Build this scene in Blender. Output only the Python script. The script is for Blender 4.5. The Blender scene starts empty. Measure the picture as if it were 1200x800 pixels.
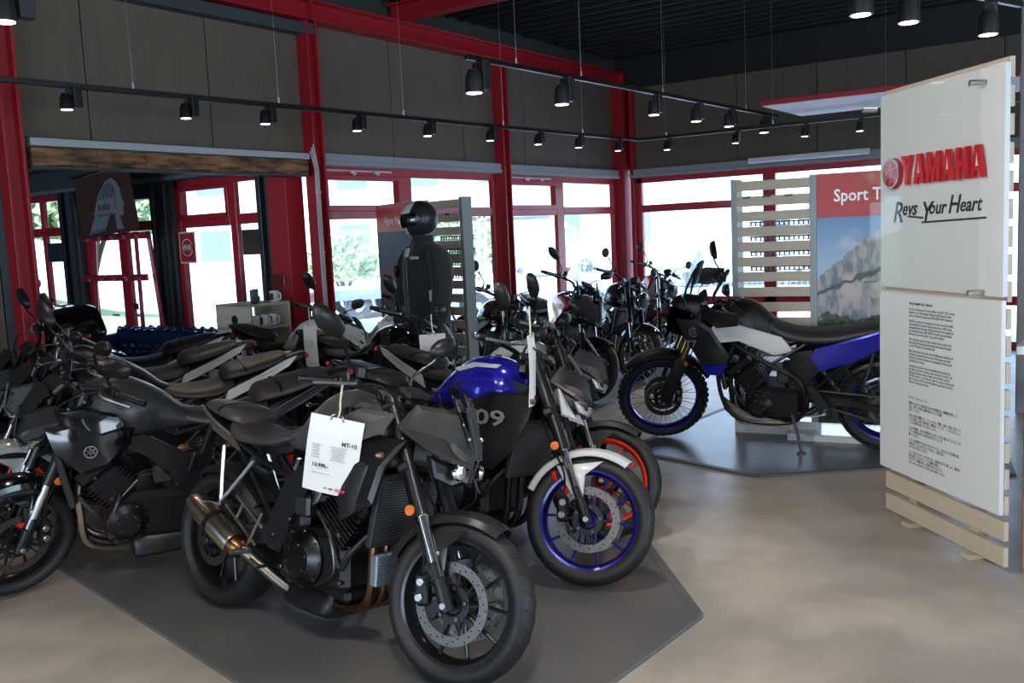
import bpy, bmesh, math, random
from mathutils import Vector, Matrix, noise
from math import sin, cos, pi, radians as R
random.seed(7)
S = bpy.context.scene
COL = S.collection
# ---------------------------------------------------------------- camera, world, lights, exposure
cam_d = bpy.data.cameras.new('camera'); cam = bpy.data.objects.new('camera', cam_d); COL.objects.link(cam)
cam_d.sensor_fit = 'HORIZONTAL'; cam_d.sensor_width = 36.0; cam_d.lens = 1101.0/1200*36
cam_d.clip_start = 0.05; cam_d.clip_end = 400
_y, _p, _r = R(35.15), R(6.51), R(-2.63)      # yaw left of +Y, pitch down, roll
cam.matrix_world = (Matrix.Translation((6.670, -12.426, 1.635)) @ Matrix.Rotation(_y, 4, 'Z')
                    @ Matrix.Rotation(pi/2-_p, 4, 'X') @ Matrix.Rotation(-_r*-1, 4, 'Z'))
S.camera = cam
W = bpy.data.worlds.new('sky'); S.world = W; W.use_nodes = True
nt = W.node_tree; nt.nodes.clear()
bg = nt.nodes.new('ShaderNodeBackground'); wo = nt.nodes.new('ShaderNodeOutputWorld')
gr = nt.nodes.new('ShaderNodeValToRGB'); tc = nt.nodes.new('ShaderNodeTexCoord'); sx = nt.nodes.new('ShaderNodeSeparateXYZ')
nt.links.new(tc.outputs['Generated'], sx.inputs[0]); nt.links.new(sx.outputs['Z'], gr.inputs[0])
gr.color_ramp.elements[0].position = 0.0; gr.color_ramp.elements[0].color = (0.60, 0.80, 1.0, 1)
gr.color_ramp.elements[1].position = 0.7; gr.color_ramp.elements[1].color = (0.30, 0.52, 1.0, 1)
nt.links.new(gr.outputs[0], bg.inputs[0]); nt.links.new(bg.outputs[0], wo.inputs[0])
bg.inputs[1].default_value = 5.0
sun_d = bpy.data.lights.new('sun', 'SUN'); sun = bpy.data.objects.new('sun', sun_d); COL.objects.link(sun)
sun_d.energy = 9.0; sun_d.angle = R(0.6); sun_d.color = (1.0, 0.95, 0.88)
sun.rotation_euler = Vector((-0.22, 0.42, -0.88)).to_track_quat('-Z', 'Y').to_euler()
def area(name, loc, tgt, sx_, sy_, e, c):
    d = bpy.data.lights.new(name, 'AREA'); d.shape = 'RECTANGLE'; d.size = sx_; d.size_y = sy_; d.energy = e; d.color = c
    o = bpy.data.objects.new(name, d); COL.objects.link(o); o.location = loc
    o.rotation_euler = (Vector(tgt)-Vector(loc)).to_track_quat('-Z', 'Y').to_euler(); return o
# fill lamps added to stand for daylight through the glazed fronts behind and to the right of the camera
area('daylight_fill_right', (13.9, -9.5, 1.7), (0, -9.5, 0.6), 9.0, 2.2, 190, (0.90, 0.95, 1.0))
area('daylight_fill_rear', (7.5, -19.8, 1.7), (6.5, 0, 0.9), 9.0, 2.2, 210, (0.92, 0.96, 1.0))
S.view_settings.view_transform = 'Standard'; S.view_settings.look = 'None'
S.view_settings.exposure = 0.0; S.view_settings.gamma = 1.0; S.view_settings.use_curve_mapping = False

# ---------------------------------------------------------------- materials
_M = {}
def M(name, col=(.5,.5,.5), rough=.5, metal=0., coat=0., emit=None, es=1., bump=None, noise_=None, trans=0., alpha=1., sheen=0., ior=1.5, spec=.5):
    if name in _M: return _M[name]
    m = bpy.data.materials.new(name); m.use_nodes = True; n = m.node_tree; b = n.nodes['Principled BSDF']
    I = b.inputs
    I['Base Color'].default_value = (*col, 1); I['Roughness'].default_value = rough; I['Metallic'].default_value = metal
    I['Coat Weight'].default_value = coat; I['Coat Roughness'].default_value = .06; I['IOR'].default_value = ior
    I['Specular IOR Level'].default_value = spec
    I['Transmission Weight'].default_value = trans; I['Alpha'].default_value = alpha; I['Sheen Weight'].default_value = sheen
    if emit: I['Emission Color'].default_value = (*emit, 1); I['Emission Strength'].default_value = es
    t = None
    if bump or noise_:
        t = n.nodes.new('ShaderNodeTexCoord')
    if noise_:                       # (scale, colour2, detail, stretch)
        sc, c2, det, st = noise_
        mp = n.nodes.new('ShaderNodeMapping'); mp.inputs['Scale'].default_value = st
        nz = n.nodes.new('ShaderNodeTexNoise'); nz.inputs['Scale'].default_value = sc; nz.inputs['Detail'].default_value = det
        rp = n.nodes.new('ShaderNodeValToRGB'); rp.color_ramp.elements[0].position = .35; rp.color_ramp.elements[1].position = .65
        rp.color_ramp.elements[0].color = (*col, 1); rp.color_ramp.elements[1].color = (*c2, 1)
        n.links.new(t.outputs['Object'], mp.inputs[0]); n.links.new(mp.outputs[0], nz.inputs['Vector'])
        n.links.new(nz.outputs[0], rp.inputs[0]); n.links.new(rp.outputs[0], I['Base Color'])
    if bump:                         # (scale, strength, distance)
        nb = n.nodes.new('ShaderNodeTexNoise'); nb.inputs['Scale'].default_value = bump[0]; nb.inputs['Detail'].default_value = 3
        bp = n.nodes.new('ShaderNodeBump'); bp.inputs['Strength'].default_value = bump[1]; bp.inputs['Distance'].default_value = bump[2]
        n.links.new(t.outputs['Object'], nb.inputs['Vector']); n.links.new(nb.outputs[0], bp.inputs['Height']); n.links.new(bp.outputs[0], I['Normal'])
    _M[name] = m; return m
def thin_glass(name, tint, gl=.7, g0=.04):
    if name in _M: return _M[name]
    m = bpy.data.materials.new(name); m.use_nodes = True; n = m.node_tree; n.nodes.clear()
    o = n.nodes.new('ShaderNodeOutputMaterial'); mx = n.nodes.new('ShaderNodeMixShader'); tr = n.nodes.new('ShaderNodeBsdfTransparent')
    g = n.nodes.new('ShaderNodeBsdfGlossy'); lw = n.nodes.new('ShaderNodeLayerWeight'); lw.inputs[0].default_value = .5
    pw = n.nodes.new('ShaderNodeMath'); pw.operation = 'POWER'; pw.inputs[1].default_value = 4.0; f = n.nodes.new('ShaderNodeMath'); f.operation = 'MULTIPLY_ADD'; f.inputs[1].default_value = gl; f.inputs[2].default_value = g0
    n.links.new(lw.outputs['Facing'], pw.inputs[0]); n.links.new(pw.outputs[0], f.inputs[0])
    g.inputs['Roughness'].default_value = .02; tr.inputs[0].default_value = (*tint, 1)
    n.links.new(f.outputs[0], mx.inputs[0]); n.links.new(tr.outputs[0], mx.inputs[1]); n.links.new(g.outputs[0], mx.inputs[2]); n.links.new(mx.outputs[0], o.inputs[0])
    _M[name] = m; return m
PLAT = .012
GBLK = M('gloss_black', (.004,.004,.005), .12, coat=1)
SBLK = M('satin_black', (.007,.007,.0075), .33)
MBLK = M('matte_black', (.010,.010,.0105), .45, bump=(900,.15,.0005))
PLAS = M('black_plastic', (.009,.009,.0095), .42, bump=(1500,.2,.0004))
DGRY = M('matte_dark_grey_paint', (.030,.031,.033), .34, coat=.15)
TGRY = M('tech_grey_paint', (.085,.085,.085), .34, metal=.5)
SEAT = M('seat_vinyl', (.030,.0285,.028), .46, bump=(700,.35,.0008))
TYRE = M('tyre_rubber', (.011,.011,.011), .55, bump=(400,.2,.0006))
CHR = M('chrome', (.85,.85,.86), .08, 1)
ALU = M('brushed_aluminium', (.62,.62,.62), .28, 1)
STL = M('disc_steel', (.17,.16,.15), .36, 1)
ENG = M('engine_black', (.011,.011,.0115), .36, metal=.3)
ENGG = M('engine_grey', (.07,.07,.073), .4, metal=.7)
BRZ = M('header_bronze', (.20,.105,.05), .3, 1)
TIT = M('titanium', (.46,.38,.30), .26, 1, noise_=(6,(.60,.52,.42),2,(1,1,1)))
GOLD = M('gold_anodised', (.55,.36,.12), .28, 1)
BLUE = M('racing_blue_paint', (.016,.016,.46), .18, metal=.35, coat=1)
BRIM = M('blue_rim', (.012,.012,.20), .25, metal=.4, coat=.6)
WHT = M('white_paint', (.78,.78,.76), .25, coat=.6)
LGRY = M('light_grey_paint', (.52,.53,.53), .3, coat=.5)
REDP = M('deep_red_paint', (.38,.008,.012), .2, metal=.3, coat=1)
RRIM = M('fluorescent_red_rim', (.95,.045,.02), .35, coat=.4)
GRIM = M('gold_rim', (.50,.36,.18), .3, metal=.8)
KRIM = M('black_rim', (.012,.012,.013), .3, metal=.3, coat=.3)
AMB = M('amber_lens', (.70,.15,.015), .25, coat=.5)
SMKA = M('smoked_lens', (.16,.07,.03), .15, coat=.6)
REDL = M('red_lens', (.6,.01,.01), .2, coat=.5)
ORNG = M('orange_sticker', (.85,.16,.04), .4)
LENS = M('lamp_reflector', (.75,.75,.78), .1, 1, bump=(90,.5,.002))
GLS = thin_glass('clear_glass', (.97,.985,.98))
ACR = thin_glass('acrylic', (.975,.985,.98), .25, .012)
SMK = thin_glass('smoked_screen', (.08,.08,.09))
CSCR = thin_glass('clear_screen', (.80,.86,.88))
RAD = M('radiator_core', (.035,.036,.038), .5, metal=.4)
OILC = M('oil_cooler_core', (.28,.34,.42), .4, metal=.7)
MIRG = M('mirror_glass', (.8,.85,.9), .03, 1)
PAPER = M('paper', (.80,.80,.78), .7)
INK = M('ink_black', (.03,.03,.03), .6)
INKG = M('ink_grey', (.25,.25,.26), .6)
INKR = M('ink_red', (.75,.02,.04), .5)
DARKM = M('engine_dark_metal', (.05,.05,.052), .3, 1)

# ---------------------------------------------------------------- mesh helpers
def tag(o, label=None, cat=None, group=None, kind=None):
    if label: o['label'] = label
    if cat: o['category'] = cat
    if group: o['group'] = group
    if kind: o['kind'] = kind
    return o
def empty(name, loc=(0,0,0), rot=(0,0,0), parent=None):
    o = bpy.data.objects.new(name, None); COL.objects.link(o); o.location = loc; o.rotation_euler = rot; o.empty_display_size = .1
    if parent: o.parent = parent
    return o
STUFF = {'tread_groove','vent_hole','disc_bolt','cover_bolt','spokes','radiator_fin','cooler_fin','perforated_strip','cowl_bolt','mudguard_bolt','caliper_piston_cap','small_print','footer_marks','feathers','feather_line','beads','rack_hook','conduit'}
def ident(p): return p
class MB:
    def __init__(s, xf=ident): s.V = []; s.F = []; s.xf = xf
    def add(s, V, F):
        k = len(s.V); s.V += [tuple(s.xf(v)) for v in V]; s.F += [tuple(i+k for i in f) for f in F]; return s
    def build(s, name, mat, parent=None, ang=35, smooth=True):
        me = bpy.data.meshes.new(name); me.from_pydata(s.V, [], s.F)
        bm = bmesh.new(); bm.from_mesh(me); bmesh.ops.recalc_face_normals(bm, faces=bm.faces); bm.to_mesh(me); bm.free()
        me.materials.append(mat)
        if smooth:
            me.shade_smooth(); me.set_sharp_from_angle(angle=R(ang))
        o = bpy.data.objects.new(name, me); COL.objects.link(o)
        if parent: o.parent = parent
        if name in STUFF: o['kind'] = 'stuff'
        return o
    # chamfered box, optional rotation matrix/euler
    def box(s, c, d, b=.004, rot=None):
        hx, hy, hz = d[0]/2, d[1]/2, d[2]/2; b = min(b, hx*.9, hy*.9, hz*.9)
        m = Matrix.Identity(3)
        if rot is not None:
            from mathutils import Euler
            m = rot if isinstance(rot, Matrix) else Euler(rot).to_matrix()
        c = Vector(c)
        if b <= 0.0005:
            V = [c+m@Vector((i*hx, j*hy, k*hz)) for i in (-1,1) for j in (-1,1) for k in (-1,1)]
            return s.add(V, [(0,1,3,2),(4,6,7,5),(0,4,5,1),(2,3,7,6),(0,2,6,4),(1,5,7,3)])
        V = []; ix = {}
        for i in (-1,1):
            for j in (-1,1):
                for k in (-1,1):
                    for a, p in enumerate(((i*hx, j*(hy-b), k*(hz-b)), (i*(hx-b), j*hy, k*(hz-b)), (i*(hx-b), j*(hy-b), k*hz))):
                        ix[i,j,k,a] = len(V); V.append(c+m@Vector(p))
        F = []
        for q in (-1,1):
            F.append([ix[q,j,k,0] for j,k in ((-1,-1),(1,-1),(1,1),(-1,1))])
            F.append([ix[j,q,k,1] for j,k in ((-1,-1),(1,-1),(1,1),(-1,1))])
            F.append([ix[j,k,q,2] for j,k in ((-1,-1),(1,-1),(1,1),(-1,1))])
            for r in (-1,1):
                F.append([ix[q,r,-1,0], ix[q,r,1,0], ix[q,r,1,1], ix[q,r,-1,1]])
                F.append([ix[q,-1,r,0], ix[q,1,r,0], ix[q,1,r,2], ix[q,-1,r,2]])
                F.append([ix[-1,q,r,1], ix[1,q,r,1], ix[1,q,r,2], ix[-1,q,r,2]])
                for t in (-1,1): F.append([ix[q,r,t,0], ix[q,r,t,1], ix[q,r,t,2]])
        return s.add(V, F)
    def beam(s, p, q, w, h, b=.003, up=(0,0,1)):
        p = Vector(p); q = Vector(q); d = q-p; L = d.length; z = d/L; u = Vector(up)
        x = u.cross(z)
        if x.length < 1e-4: x = Vector((1,0,0)).cross(z)
        x.normalize(); y = z.cross(x)
        m = Matrix((x, y, z)).transposed()
        return s.box((p+q)/2, (w, h, L), b, m)
    def tube(s, pts, r, n=8, k=4, cap=True, closed=False):
        P = [Vector(p) for p in pts]
        rr = list(r) if isinstance(r, (list, tuple)) else [r]*len(P)
        if len(P) > 2 and k > 1:
            Q = []; rq = []
            for i in range(len(P)-1):
                a, b, c, d = P[max(i-1,0)], P[i], P[i+1], P[min(i+2,len(P)-1)]
                for j in range(k):
                    t = j/k
                    Q.append(.5*((2*b)+(c-a)*t+(2*a-5*b+4*c-d)*t*t+(3*b-a-3*c+d)*t**3)); rq.append(rr[i]+(rr[i+1]-rr[i])*t)
            Q.append(P[-1]); rq.append(rr[-1]); P, rr = Q, rq
        V = []; F = []; x = None
        for i, p in enumerate(P):
            d = (P[min(i+1,len(P)-1)]-P[max(i-1,0)]); d = d.normalized() if d.length > 1e-9 else Vector((0,0,1))
            if x is None: x = d.orthogonal().normalized()
            x = (x-d*x.dot(d)); x = x.normalized() if x.length > 1e-6 else d.orthogonal().normalized()
            y = d.cross(x)
            for j in range(n):
                a = 2*pi*j/n; V.append(p+(x*cos(a)+y*sin(a))*rr[i])
        m = len(P)
        for i in range(m-1):
            for j in range(n):
                F.append((i*n+j, i*n+(j+1)%n, (i+1)*n+(j+1)%n, (i+1)*n+j))
        if cap: F.append(tuple(range(n))); F.append(tuple((m-1)*n+j for j in range(n)))
        return s.add(V, F)
    # lathe: profile (r,h) about axis through c; closed profile -> ring
    def lathe(s, c, ax, prof, n=24, closed=False, a0=0, a1=2*pi):
        ax = Vector(ax).normalized(); c = Vector(c)
        e = Vector((1,0,0)) if abs(ax.x) < .9 else Vector((0,1,0)); x = (e-ax*e.dot(ax)).normalized(); y = ax.cross(x)
        V = []; F = []; m = len(prof); full = abs(a1-a0-2*pi) < 1e-6; N = n if full else n+1
        for i in range(N):
            a = a0+(a1-a0)*i/n; d = x*cos(a)+y*sin(a)
            for r, h in prof: V.append(c+d*r+ax*h)
        for i in range(n):
            i2 = (i+1) % N
            for j in range(m if closed else m-1):
                j2 = (j+1) % m; F.append((i*m+j, i2*m+j, i2*m+j2, i*m+j2))
        if not closed and full:
            for j in (0, m-1):
                if prof[j][0] > 1e-6: F.append(tuple(i*m+j for i in range(N)))
        return s.add(V, F)
    def cyl(s, p, q, r, n=16, b=0):
        p = Vector(p); q = Vector(q); L = (q-p).length
        pr = [(r-b,0),(r,b),(r,L-b),(r-b,L)] if b else [(r,0),(r,L)]
        return s.lathe(p, q-p, pr, n)
    # body loft along x : (x, halfwidth, ztop, zbot, [exp], [taper], [yoff])
    def loft(s, secs, n=20, k=5, ymul=1):
        sc = [list(q)+[2.6, .15, 0.][len(q)-4:] for q in secs]
        Q = []
        for i in range(len(sc)-1):
            a, b, c, d = sc[max(i-1,0)], sc[i], sc[i+1], sc[min(i+2,len(sc)-1)]
            for j in range(k):
                t = j/k; Q.append([.5*((2*b[m])+(c[m]-a[m])*t+(2*a[m]-5*b[m]+4*c[m]-d[m])*t*t+(3*b[m]-a[m]-3*c[m]+d[m])*t**3) for m in range(7)])
        Q.append(sc[-1]); V = []; F = []
        for x, w, zt, zb, e, tp, yo in Q:
            w = max(w, .004); zc = (zt+zb)/2; h = max((zt-zb)/2, .003)
            for j in range(n):
                a = 2*pi*j/n; ca, sa = cos(a), sin(a)
                yy = (abs(ca)**(2/e))*(1 if ca >= 0 else -1); zz = (abs(sa)**(2/e))*(1 if sa >= 0 else -1)
                V.append((x, yo+w*yy*(1-tp*zz), zc+h*zz))
        m = len(Q)
        for i in range(m-1):
            for j in range(n): F.append((i*n+j, i*n+(j+1)%n, (i+1)*n+(j+1)%n, (i+1)*n+j))
        F.append(tuple(range(n))); F.append(tuple((m-1)*n+j for j in range(n)))
        return s.add(V, F)
    # curved body panel : outline of 3d points, pillowed outwards along nrm, with thickness
    def pillow(s, pts, bulge=.01, th=.008, nrm=(0,1,0), ins=.18):
        P = [Vector(p) for p in pts]; nn = Vector(nrm).normalized(); c = sum(P, Vector())/len(P); n = len(P)
        V = list(P)+[p+(c-p)*ins+nn*bulge*.8 for p in P]+[c+nn*bulge]+[p-nn*th for p in P]
        F = []
        for i in range(n):
            j = (i+1) % n
            F += [(i,j,n+j,n+i), (n+i,n+j,2*n), (i,2*n+1+i,2*n+1+j,j)]
        F.append(tuple(2*n+1+i for i in range(n)))
        return s.add(V, F)
    def prism(s, pts2, y0, y1, plane='xz', ch=0):
        def mk(a, b, h): return (a, h, b) if plane == 'xz' else ((a, b, h) if plane == 'xy' else (h, a, b))
        n = len(pts2); c = (sum(p[0] for p in pts2)/n, sum(p[1] for p in pts2)/n)
        if ch:
            ins = [(p[0]+(c[0]-p[0])*ch, p[1]+(c[1]-p[1])*ch) for p in pts2]; t = (y1-y0)*.2
            L = [[mk(*p, y0) for p in ins], [mk(*p, y0+t) for p in pts2], [mk(*p, y1-t) for p in pts2], [mk(*p, y1) for p in ins]]
        else: L = [[mk(*p, y0) for p in pts2], [mk(*p, y1) for p in pts2]]
        V = sum(L, []); F = [tuple(range(n)), tuple((len(L)-1)*n+i for i in range(n))]
        for a in range(len(L)-1):
            for i in range(n): j = (i+1) % n; F.append((a*n+i, a*n+j, (a+1)*n+j, (a+1)*n+i))
        return s.add(V, F)
    def sphere(s, c, r, n=12, sc=(1,1,1)):
        c = Vector(c); V = []; F = []; m = n//2
        for i in range(1, m):
            for j in range(n):
                a = pi*i/m; b = 2*pi*j/n; V.append(c+Vector((r*sc[0]*sin(a)*cos(b), r*sc[1]*sin(a)*sin(b), r*sc[2]*cos(a))))
        V += [c+Vector((0,0,r*sc[2])), c-Vector((0,0,r*sc[2]))]; k = (m-1)*n
        for i in range(m-2):
            for j in range(n): F.append((i*n+j, i*n+(j+1)%n, (i+1)*n+(j+1)%n, (i+1)*n+j))
        for j in range(n): F.append((k, j, (j+1)%n)); F.append((k+1, (m-2)*n+j, (m-2)*n+(j+1)%n))
        return s.add(V, F)
def bx(name, c, d, mat, parent=None, b=.004, rot=None):
    return MB().box(c, d, b, rot).build(name, mat, parent)
def text(name, body, size, mat, parent, mw, ext=.0006, align='LEFT', off=0., shear=0., sx_=1.):
    cu = bpy.data.curves.new(name, 'FONT'); cu.body = body; cu.size = size; cu.extrude = ext; cu.align_x = align
    cu.resolution_u = 2; cu.offset = off; cu.shear = shear; cu.fill_mode = 'BOTH'
    t = bpy.data.objects.new(name+'_tmp', cu); COL.objects.link(t)
    bpy.context.view_layer.update()
    me = bpy.data.meshes.new_from_object(t.evaluated_get(bpy.context.evaluated_depsgraph_get())); me.name = name
    bpy.data.objects.remove(t)
    if sx_ != 1.: me.transform(Matrix.Diagonal((sx_, 1, 1, 1)))
    me.transform(mw); me.materials.clear(); me.materials.append(mat)
    o = bpy.data.objects.new(name, me); COL.objects.link(o); o.parent = parent; return o
def frame_m(o, x, y):     # matrix whose local x,y run along given world vectors
    x = Vector(x).normalized(); y = Vector(y).normalized(); z = x.cross(y)
    m = Matrix((x, y, z)).transposed().to_4x4(); m.translation = Vector(o); return m
# ---------------------------------------------------------------- room shell  (x=0: window wall on the left, y=0: window wall at the back)
def struct(o): o['kind'] = 'structure'; return o
REDF = M('red_frame_paint', (.46,.014,.030), .34, coat=.15)
REDC = M('red_column_paint', (.36,.010,.020), .42)
CLAD = M('brown_grey_cladding', (.140,.112,.086), .75, noise_=(3,(.120,.098,.076),4,(9,9,1)), bump=(300,.2,.002))
GREYS = M('grey_blind_box', (.30,.32,.34), .5)
STEELG = M('dark_green_grey_steel', (.045,.06,.06), .55)
CEIL = M('black_ceiling_deck', (.012,.013,.014), .6)
FLOORM = M('beige_stone_floor', (.49,.445,.395), .36, noise_=(3.2,(.35,.32,.285),12,(1,1,1)), bump=(60,.08,.002))
MATM = M('dark_grey_floor_mat', (.115,.115,.12), .30, noise_=(2.2,(.15,.148,.148),8,(1,1,1)))
MATE = M('mat_edge_trim', (.12,.12,.12), .5)
fl = struct(MB().box((2.0,-10,-.05), (24,20.4,.10), 0).build('floor', FLOORM))
ce = struct(MB().box((3.0,-10,4.15), (22,20.4,.10), 0).build('ceiling', CEIL))
for i in range(62):
    z = MB().box((7.0,-.3-i*.26,4.075), (14,.035,.05), .003).build('ceiling_rib', CEIL, ce)
def poly_mat(name, pts, label, zt=PLAT):
    o = MB().prism(pts, 0.0, zt, 'xy').build(name, MATM, smooth=False); tag(o, label, 'floor mat', 'dark display mats')
    n = len(pts)
    for i in range(n):
        a, b = Vector((*pts[i], zt*.5)), Vector((*pts[(i+1)%n], zt*.5)); MB().beam(a, b, .05, zt+.004, .003).build('edge_strip', MATE, o)
    return o
poly_mat('display_mat', [(1.62,-9.84), (4.98,-10.5), (5.08,-8.9), (3.45,-6.98), (1.3,-6.35), (.45,-7.0), (.35,-9.0)], 'large dark grey floor mat under the main group of motorcycles')
poly_mat('display_mat', [(3.38,-6.36), (3.47,-4.45), (5.6,-4.6), (5.9,-6.0), (5.20,-6.12), (4.52,-6.68)], 'dark grey floor mat under the blue and white adventure motorcycle')
poly_mat('display_mat', [(2.45,-5.37), (2.2,-3.6), (2.6,-1.0), (.3,-.5), (.2,-5.2), (1.9,-5.75)], 'dark grey floor mat under the row of motorcycles by the window corner')
# columns and beams
def column(y, n, x=0., w=.14, d=.14, z1=3.67):
    c = MB(); c.box((x,y-w/2+.01,z1/2), (d,.022,z1), .002); c.box((x,y+w/2-.01,z1/2), (d,.022,z1), .002); c.box((x,y,z1/2), (.02,w-.02,z1), .001)
    o = struct(c.build('trim_%d' % n, REDC)); return o
cols = [column(-8.96, 1, .05), column(-6.10, 2, .05), column(-3.04, 3, .05)]
cc = MB(); cc.box((.06,-.07,1.84), (.20,.20,3.68), .004); cc.box((.24,-.03,1.84), (.05,.12,3.68), .003); struct(cc.build('trim_4', REDC))
b = MB()
for z in (3.68, 3.85): b.box((.06,-8.0,z), (.20,16.3,.022), .002)
b.box((.06,-8.0,3.765), (.02,16.3,.15), .001)
for y in (-8.93,-6.10,-3.04,-.1): b.box((.06,y,3.765), (.18,.02,.15), .001)
struct(b.build('trim_5', REDC))
b = MB()
for z in (3.86, 4.02): b.box((6,-4.85,z), (12,.16,.02), .002)
b.box((6,-4.85,3.94), (12,.02,.15), .001); struct(b.build('trim_6', REDC))
# left wall: cladding panels above the windows and above the opening, wall strip above the beam
wl = struct(MB().box((-.10,-9.9,3.9), (.06,20.4,.60), 0).build('wall_left', STEELG))
ys = [-.0,-1.19,-2.45,-3.70,-4.91,-6.02,-7.19,-8.30,-9.40,-10.6,-11.8]
for a, c in zip(ys, ys[1:]): MB().box((-.045,(a+c)/2,3.075), (.05,abs(a-c)-.010,1.19), .003).build('wall_panel', CLAD, wl)
MB().box((-.08,-5.9,3.075), (.02,11.8,1.19), 0).build('panel_backing', STEELG, wl)
MB().box((-.04,-13.2,1.9), (.1,8.2,3.8), 0).build('wall_section', CLAD, wl)
MB().box((-.04,-9.06,1.2), (.1,.06,2.4), 0).build('wall_section', STEELG, wl)
wb = struct(MB().box((7.,.12,3.9), (14.4,.08,.62), 0).build('wall_back', CEIL))
xs = [.25,.75,1.80,2.88,3.96,5.04,6.12,7.2,8.3,9.4,10.6,11.8,13]
for a, c in zip(xs, xs[1:]): MB().box(((a+c)/2,.045,3.06), (abs(a-c)-.010,.05,1.16), .003).build('wall_panel', CLAD, wb)
MB().box((7.,.08,3.06), (14.2,.02,1.16), 0).build('panel_backing', STEELG, wb)
MB().box((10.,.05,1.2), (7.6,.10,2.4), 0).build('wall_section', CLAD, wb)
# grey blind boxes over the windows
def blindbox(name, p, d): struct(MB().box(p, d, .006).build(name, GREYS))
m = MB()
for a, c in ((-6.02,-3.12), (-2.96,-.18)):
    m.box((.02,(a+c)/2,2.42), (.12,c-a,.12), .006); m.box((.085,(a+c)/2,2.385), (.02,c-a,.04), .004)
struct(m.build('trim_7', GREYS)); m = MB(); m.box((3.3,-.02,2.42), (6.2,.12,.12), .006); m.box((3.3,-.085,2.385), (6.2,.02,.04), .004); struct(m.build('trim_8', GREYS))
# windows
PANE = thin_glass('window_glass', (.96,.98,.98))
def window(n, p0, p1, bars, panes, x=None, name='window', out=1):
    """bars: list of (s0,s1,z0,z1,depth); panes (s0,s1,z0,z1); along p0->p1"""
    a, b = Vector((*p0, 0)), Vector((*p1, 0)); d = (b-a).normalized(); nrm = Vector((d.y, -d.x, 0)); ang = math.atan2(d.y, d.x)
    g = struct(empty('%s_%d' % (name, n), a))
    for s0, s1, z0, z1, dp in bars:
        c = d*((s0+s1)/2)+Vector((0,0,(z0+z1)/2)); o = MB().box(c, (s1-s0, dp, z1-z0), .006, (0,0,ang)).build('frame_bar', REDF, g)
    for s0, s1, z0, z1 in panes:
        c = d*((s0+s1)/2)+Vector((0,0,(z0+z1)/2)); MB().box(c, (s1-s0+.01, .008, z1-z0+.01), 0, (0,0,ang)).build('pane', PANE, g, smooth=False)
    return g
def std_window(n, p0, p1, mull, hinged=True, low=.62, name='window', mw=.17):
    Lw = (Vector(p1)-Vector(p0)).length; B = [(0,.08,0,2.36,.07), (Lw-.08,Lw,0,2.36,.07), (0,Lw,2.28,2.37,.07), (0,Lw,.0,.10,.07), (0,Lw,low-.09,low+.02,.06)]
    Pn = []; ed = [.08]+[v for m_ in mull for v in (m_-mw/2, m_+mw/2)]+[Lw-.08]
    for m_ in mull: B.append((m_-mw/2,m_+mw/2,.1,2.29,.06))
    for i in range(0, len(ed), 2):
        a, c = ed[i], ed[i+1]; hz = hinged and i == 0
        B.append((a,c,1.855 if hz else 1.86,1.985 if hz else 1.965,.06))
        if hz:
            B += [(a,c,2.235,2.285,.09), (c-.05,c,1.96,2.25,.09), (a,a+.03,1.96,2.25,.09), (a,c,1.93,1.99,.09)]
        Pn += [(a,c,1.96,2.29), (a,c,low,1.86), (a,c,.1,low-.08)]
    g = window(n, p0, p1, B, Pn, name=name)
    return g
w1 = std_window(1, (-.02,-6.03), (-.02,-3.14), [1.25])
w2 = std_window(2, (-.02,-2.95), (-.02,-.17), [1.25])
w3 = std_window(3, (.27,.02), (6.3,.02), [1.97,3.9], hinged=False)
for w_, y0 in ((w1,-6.0), (w2,-2.93)):
    m = MB(); m.beam((.03,y0,2.325), (.03,y0+.98,2.325), .012, .02, .003); o = m.build('opener_rod', ALU, None); o.parent = w_; o.matrix_parent_inverse = Matrix.Translation(-w_.location)
    for k in (.38,.72):
        m = MB(); m.box((.045,y0+k,2.31), (.04,.05,.03), .004); m.box((.06,y0+k+.02,2.295), (.02,.05,.02), .004, (.5,0,0)); o = m.build('opener_lever', ALU); o.parent = w_; o.matrix_parent_inverse = Matrix.Translation(-w_.location)
# rough timber beam and grey strip over the opening
WOODR = M('charred_timber', (.34,.17,.07), .8, noise_=(5,(.035,.022,.016),6,(6,.7,5)), bump=(40,.6,.006))
m = MB()
for i in range(26):
    a = -8.84+i*.1; m.box((.04+random.uniform(-.006,.006),a+.05,2.335+random.uniform(-.004,.004)), (.14,.104,.125+random.uniform(-.008,.008)), .006)
o = m.build('timber_beam', WOODR); struct(o)
struct(MB().box((.05,-7.53,2.435), (.12,2.62,.055), .003).build('trim_9', M('pale_strip', (.42,.45,.47), .5)))
struct(MB().box((.02,-7.53,2.262), (.12,2.62,.02), .003).build('trim_10', STEELG))
# ------------- neighbouring hall seen through the opening
an = struct(MB().box((-3.2,-6.12,3.2), (6.2,.16,1.7), 0).build('wall_annex', STEELG))
def wseg(x0, x1, z0, z1, mat=STEELG, y=-6.14, d=.14): MB().box(((x0+x1)/2,y,(z0+z1)/2), (x1-x0,d,z1-z0), .004).build('wall_section', mat, an)
wseg(-.36,-.10,0,2.5, REDC, -6.25,.22); wseg(-.64,-.36,0,2.5); wseg(-2.38,-2.04,0,2.4); wseg(-4.16,-3.80,0,2.4); wseg(-6.3,-5.5,0,2.4); wseg(-3.80,-2.38,2.2,2.4)
for x in (-.60,-2.12,-2.32,-3.84,-4.12): wseg(x-.03,x+.03,0,2.4, ENGG, -6.24,.06)
m = MB()
m.beam((-6.3,-6.26,2.46), (-.2,-6.26,2.46), .10, .12, .004); m.beam((-6.3,-6.30,2.64), (-.2,-6.30,2.64), .14, .03, .004); m.build('wall_beam', STEELG, an)
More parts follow.
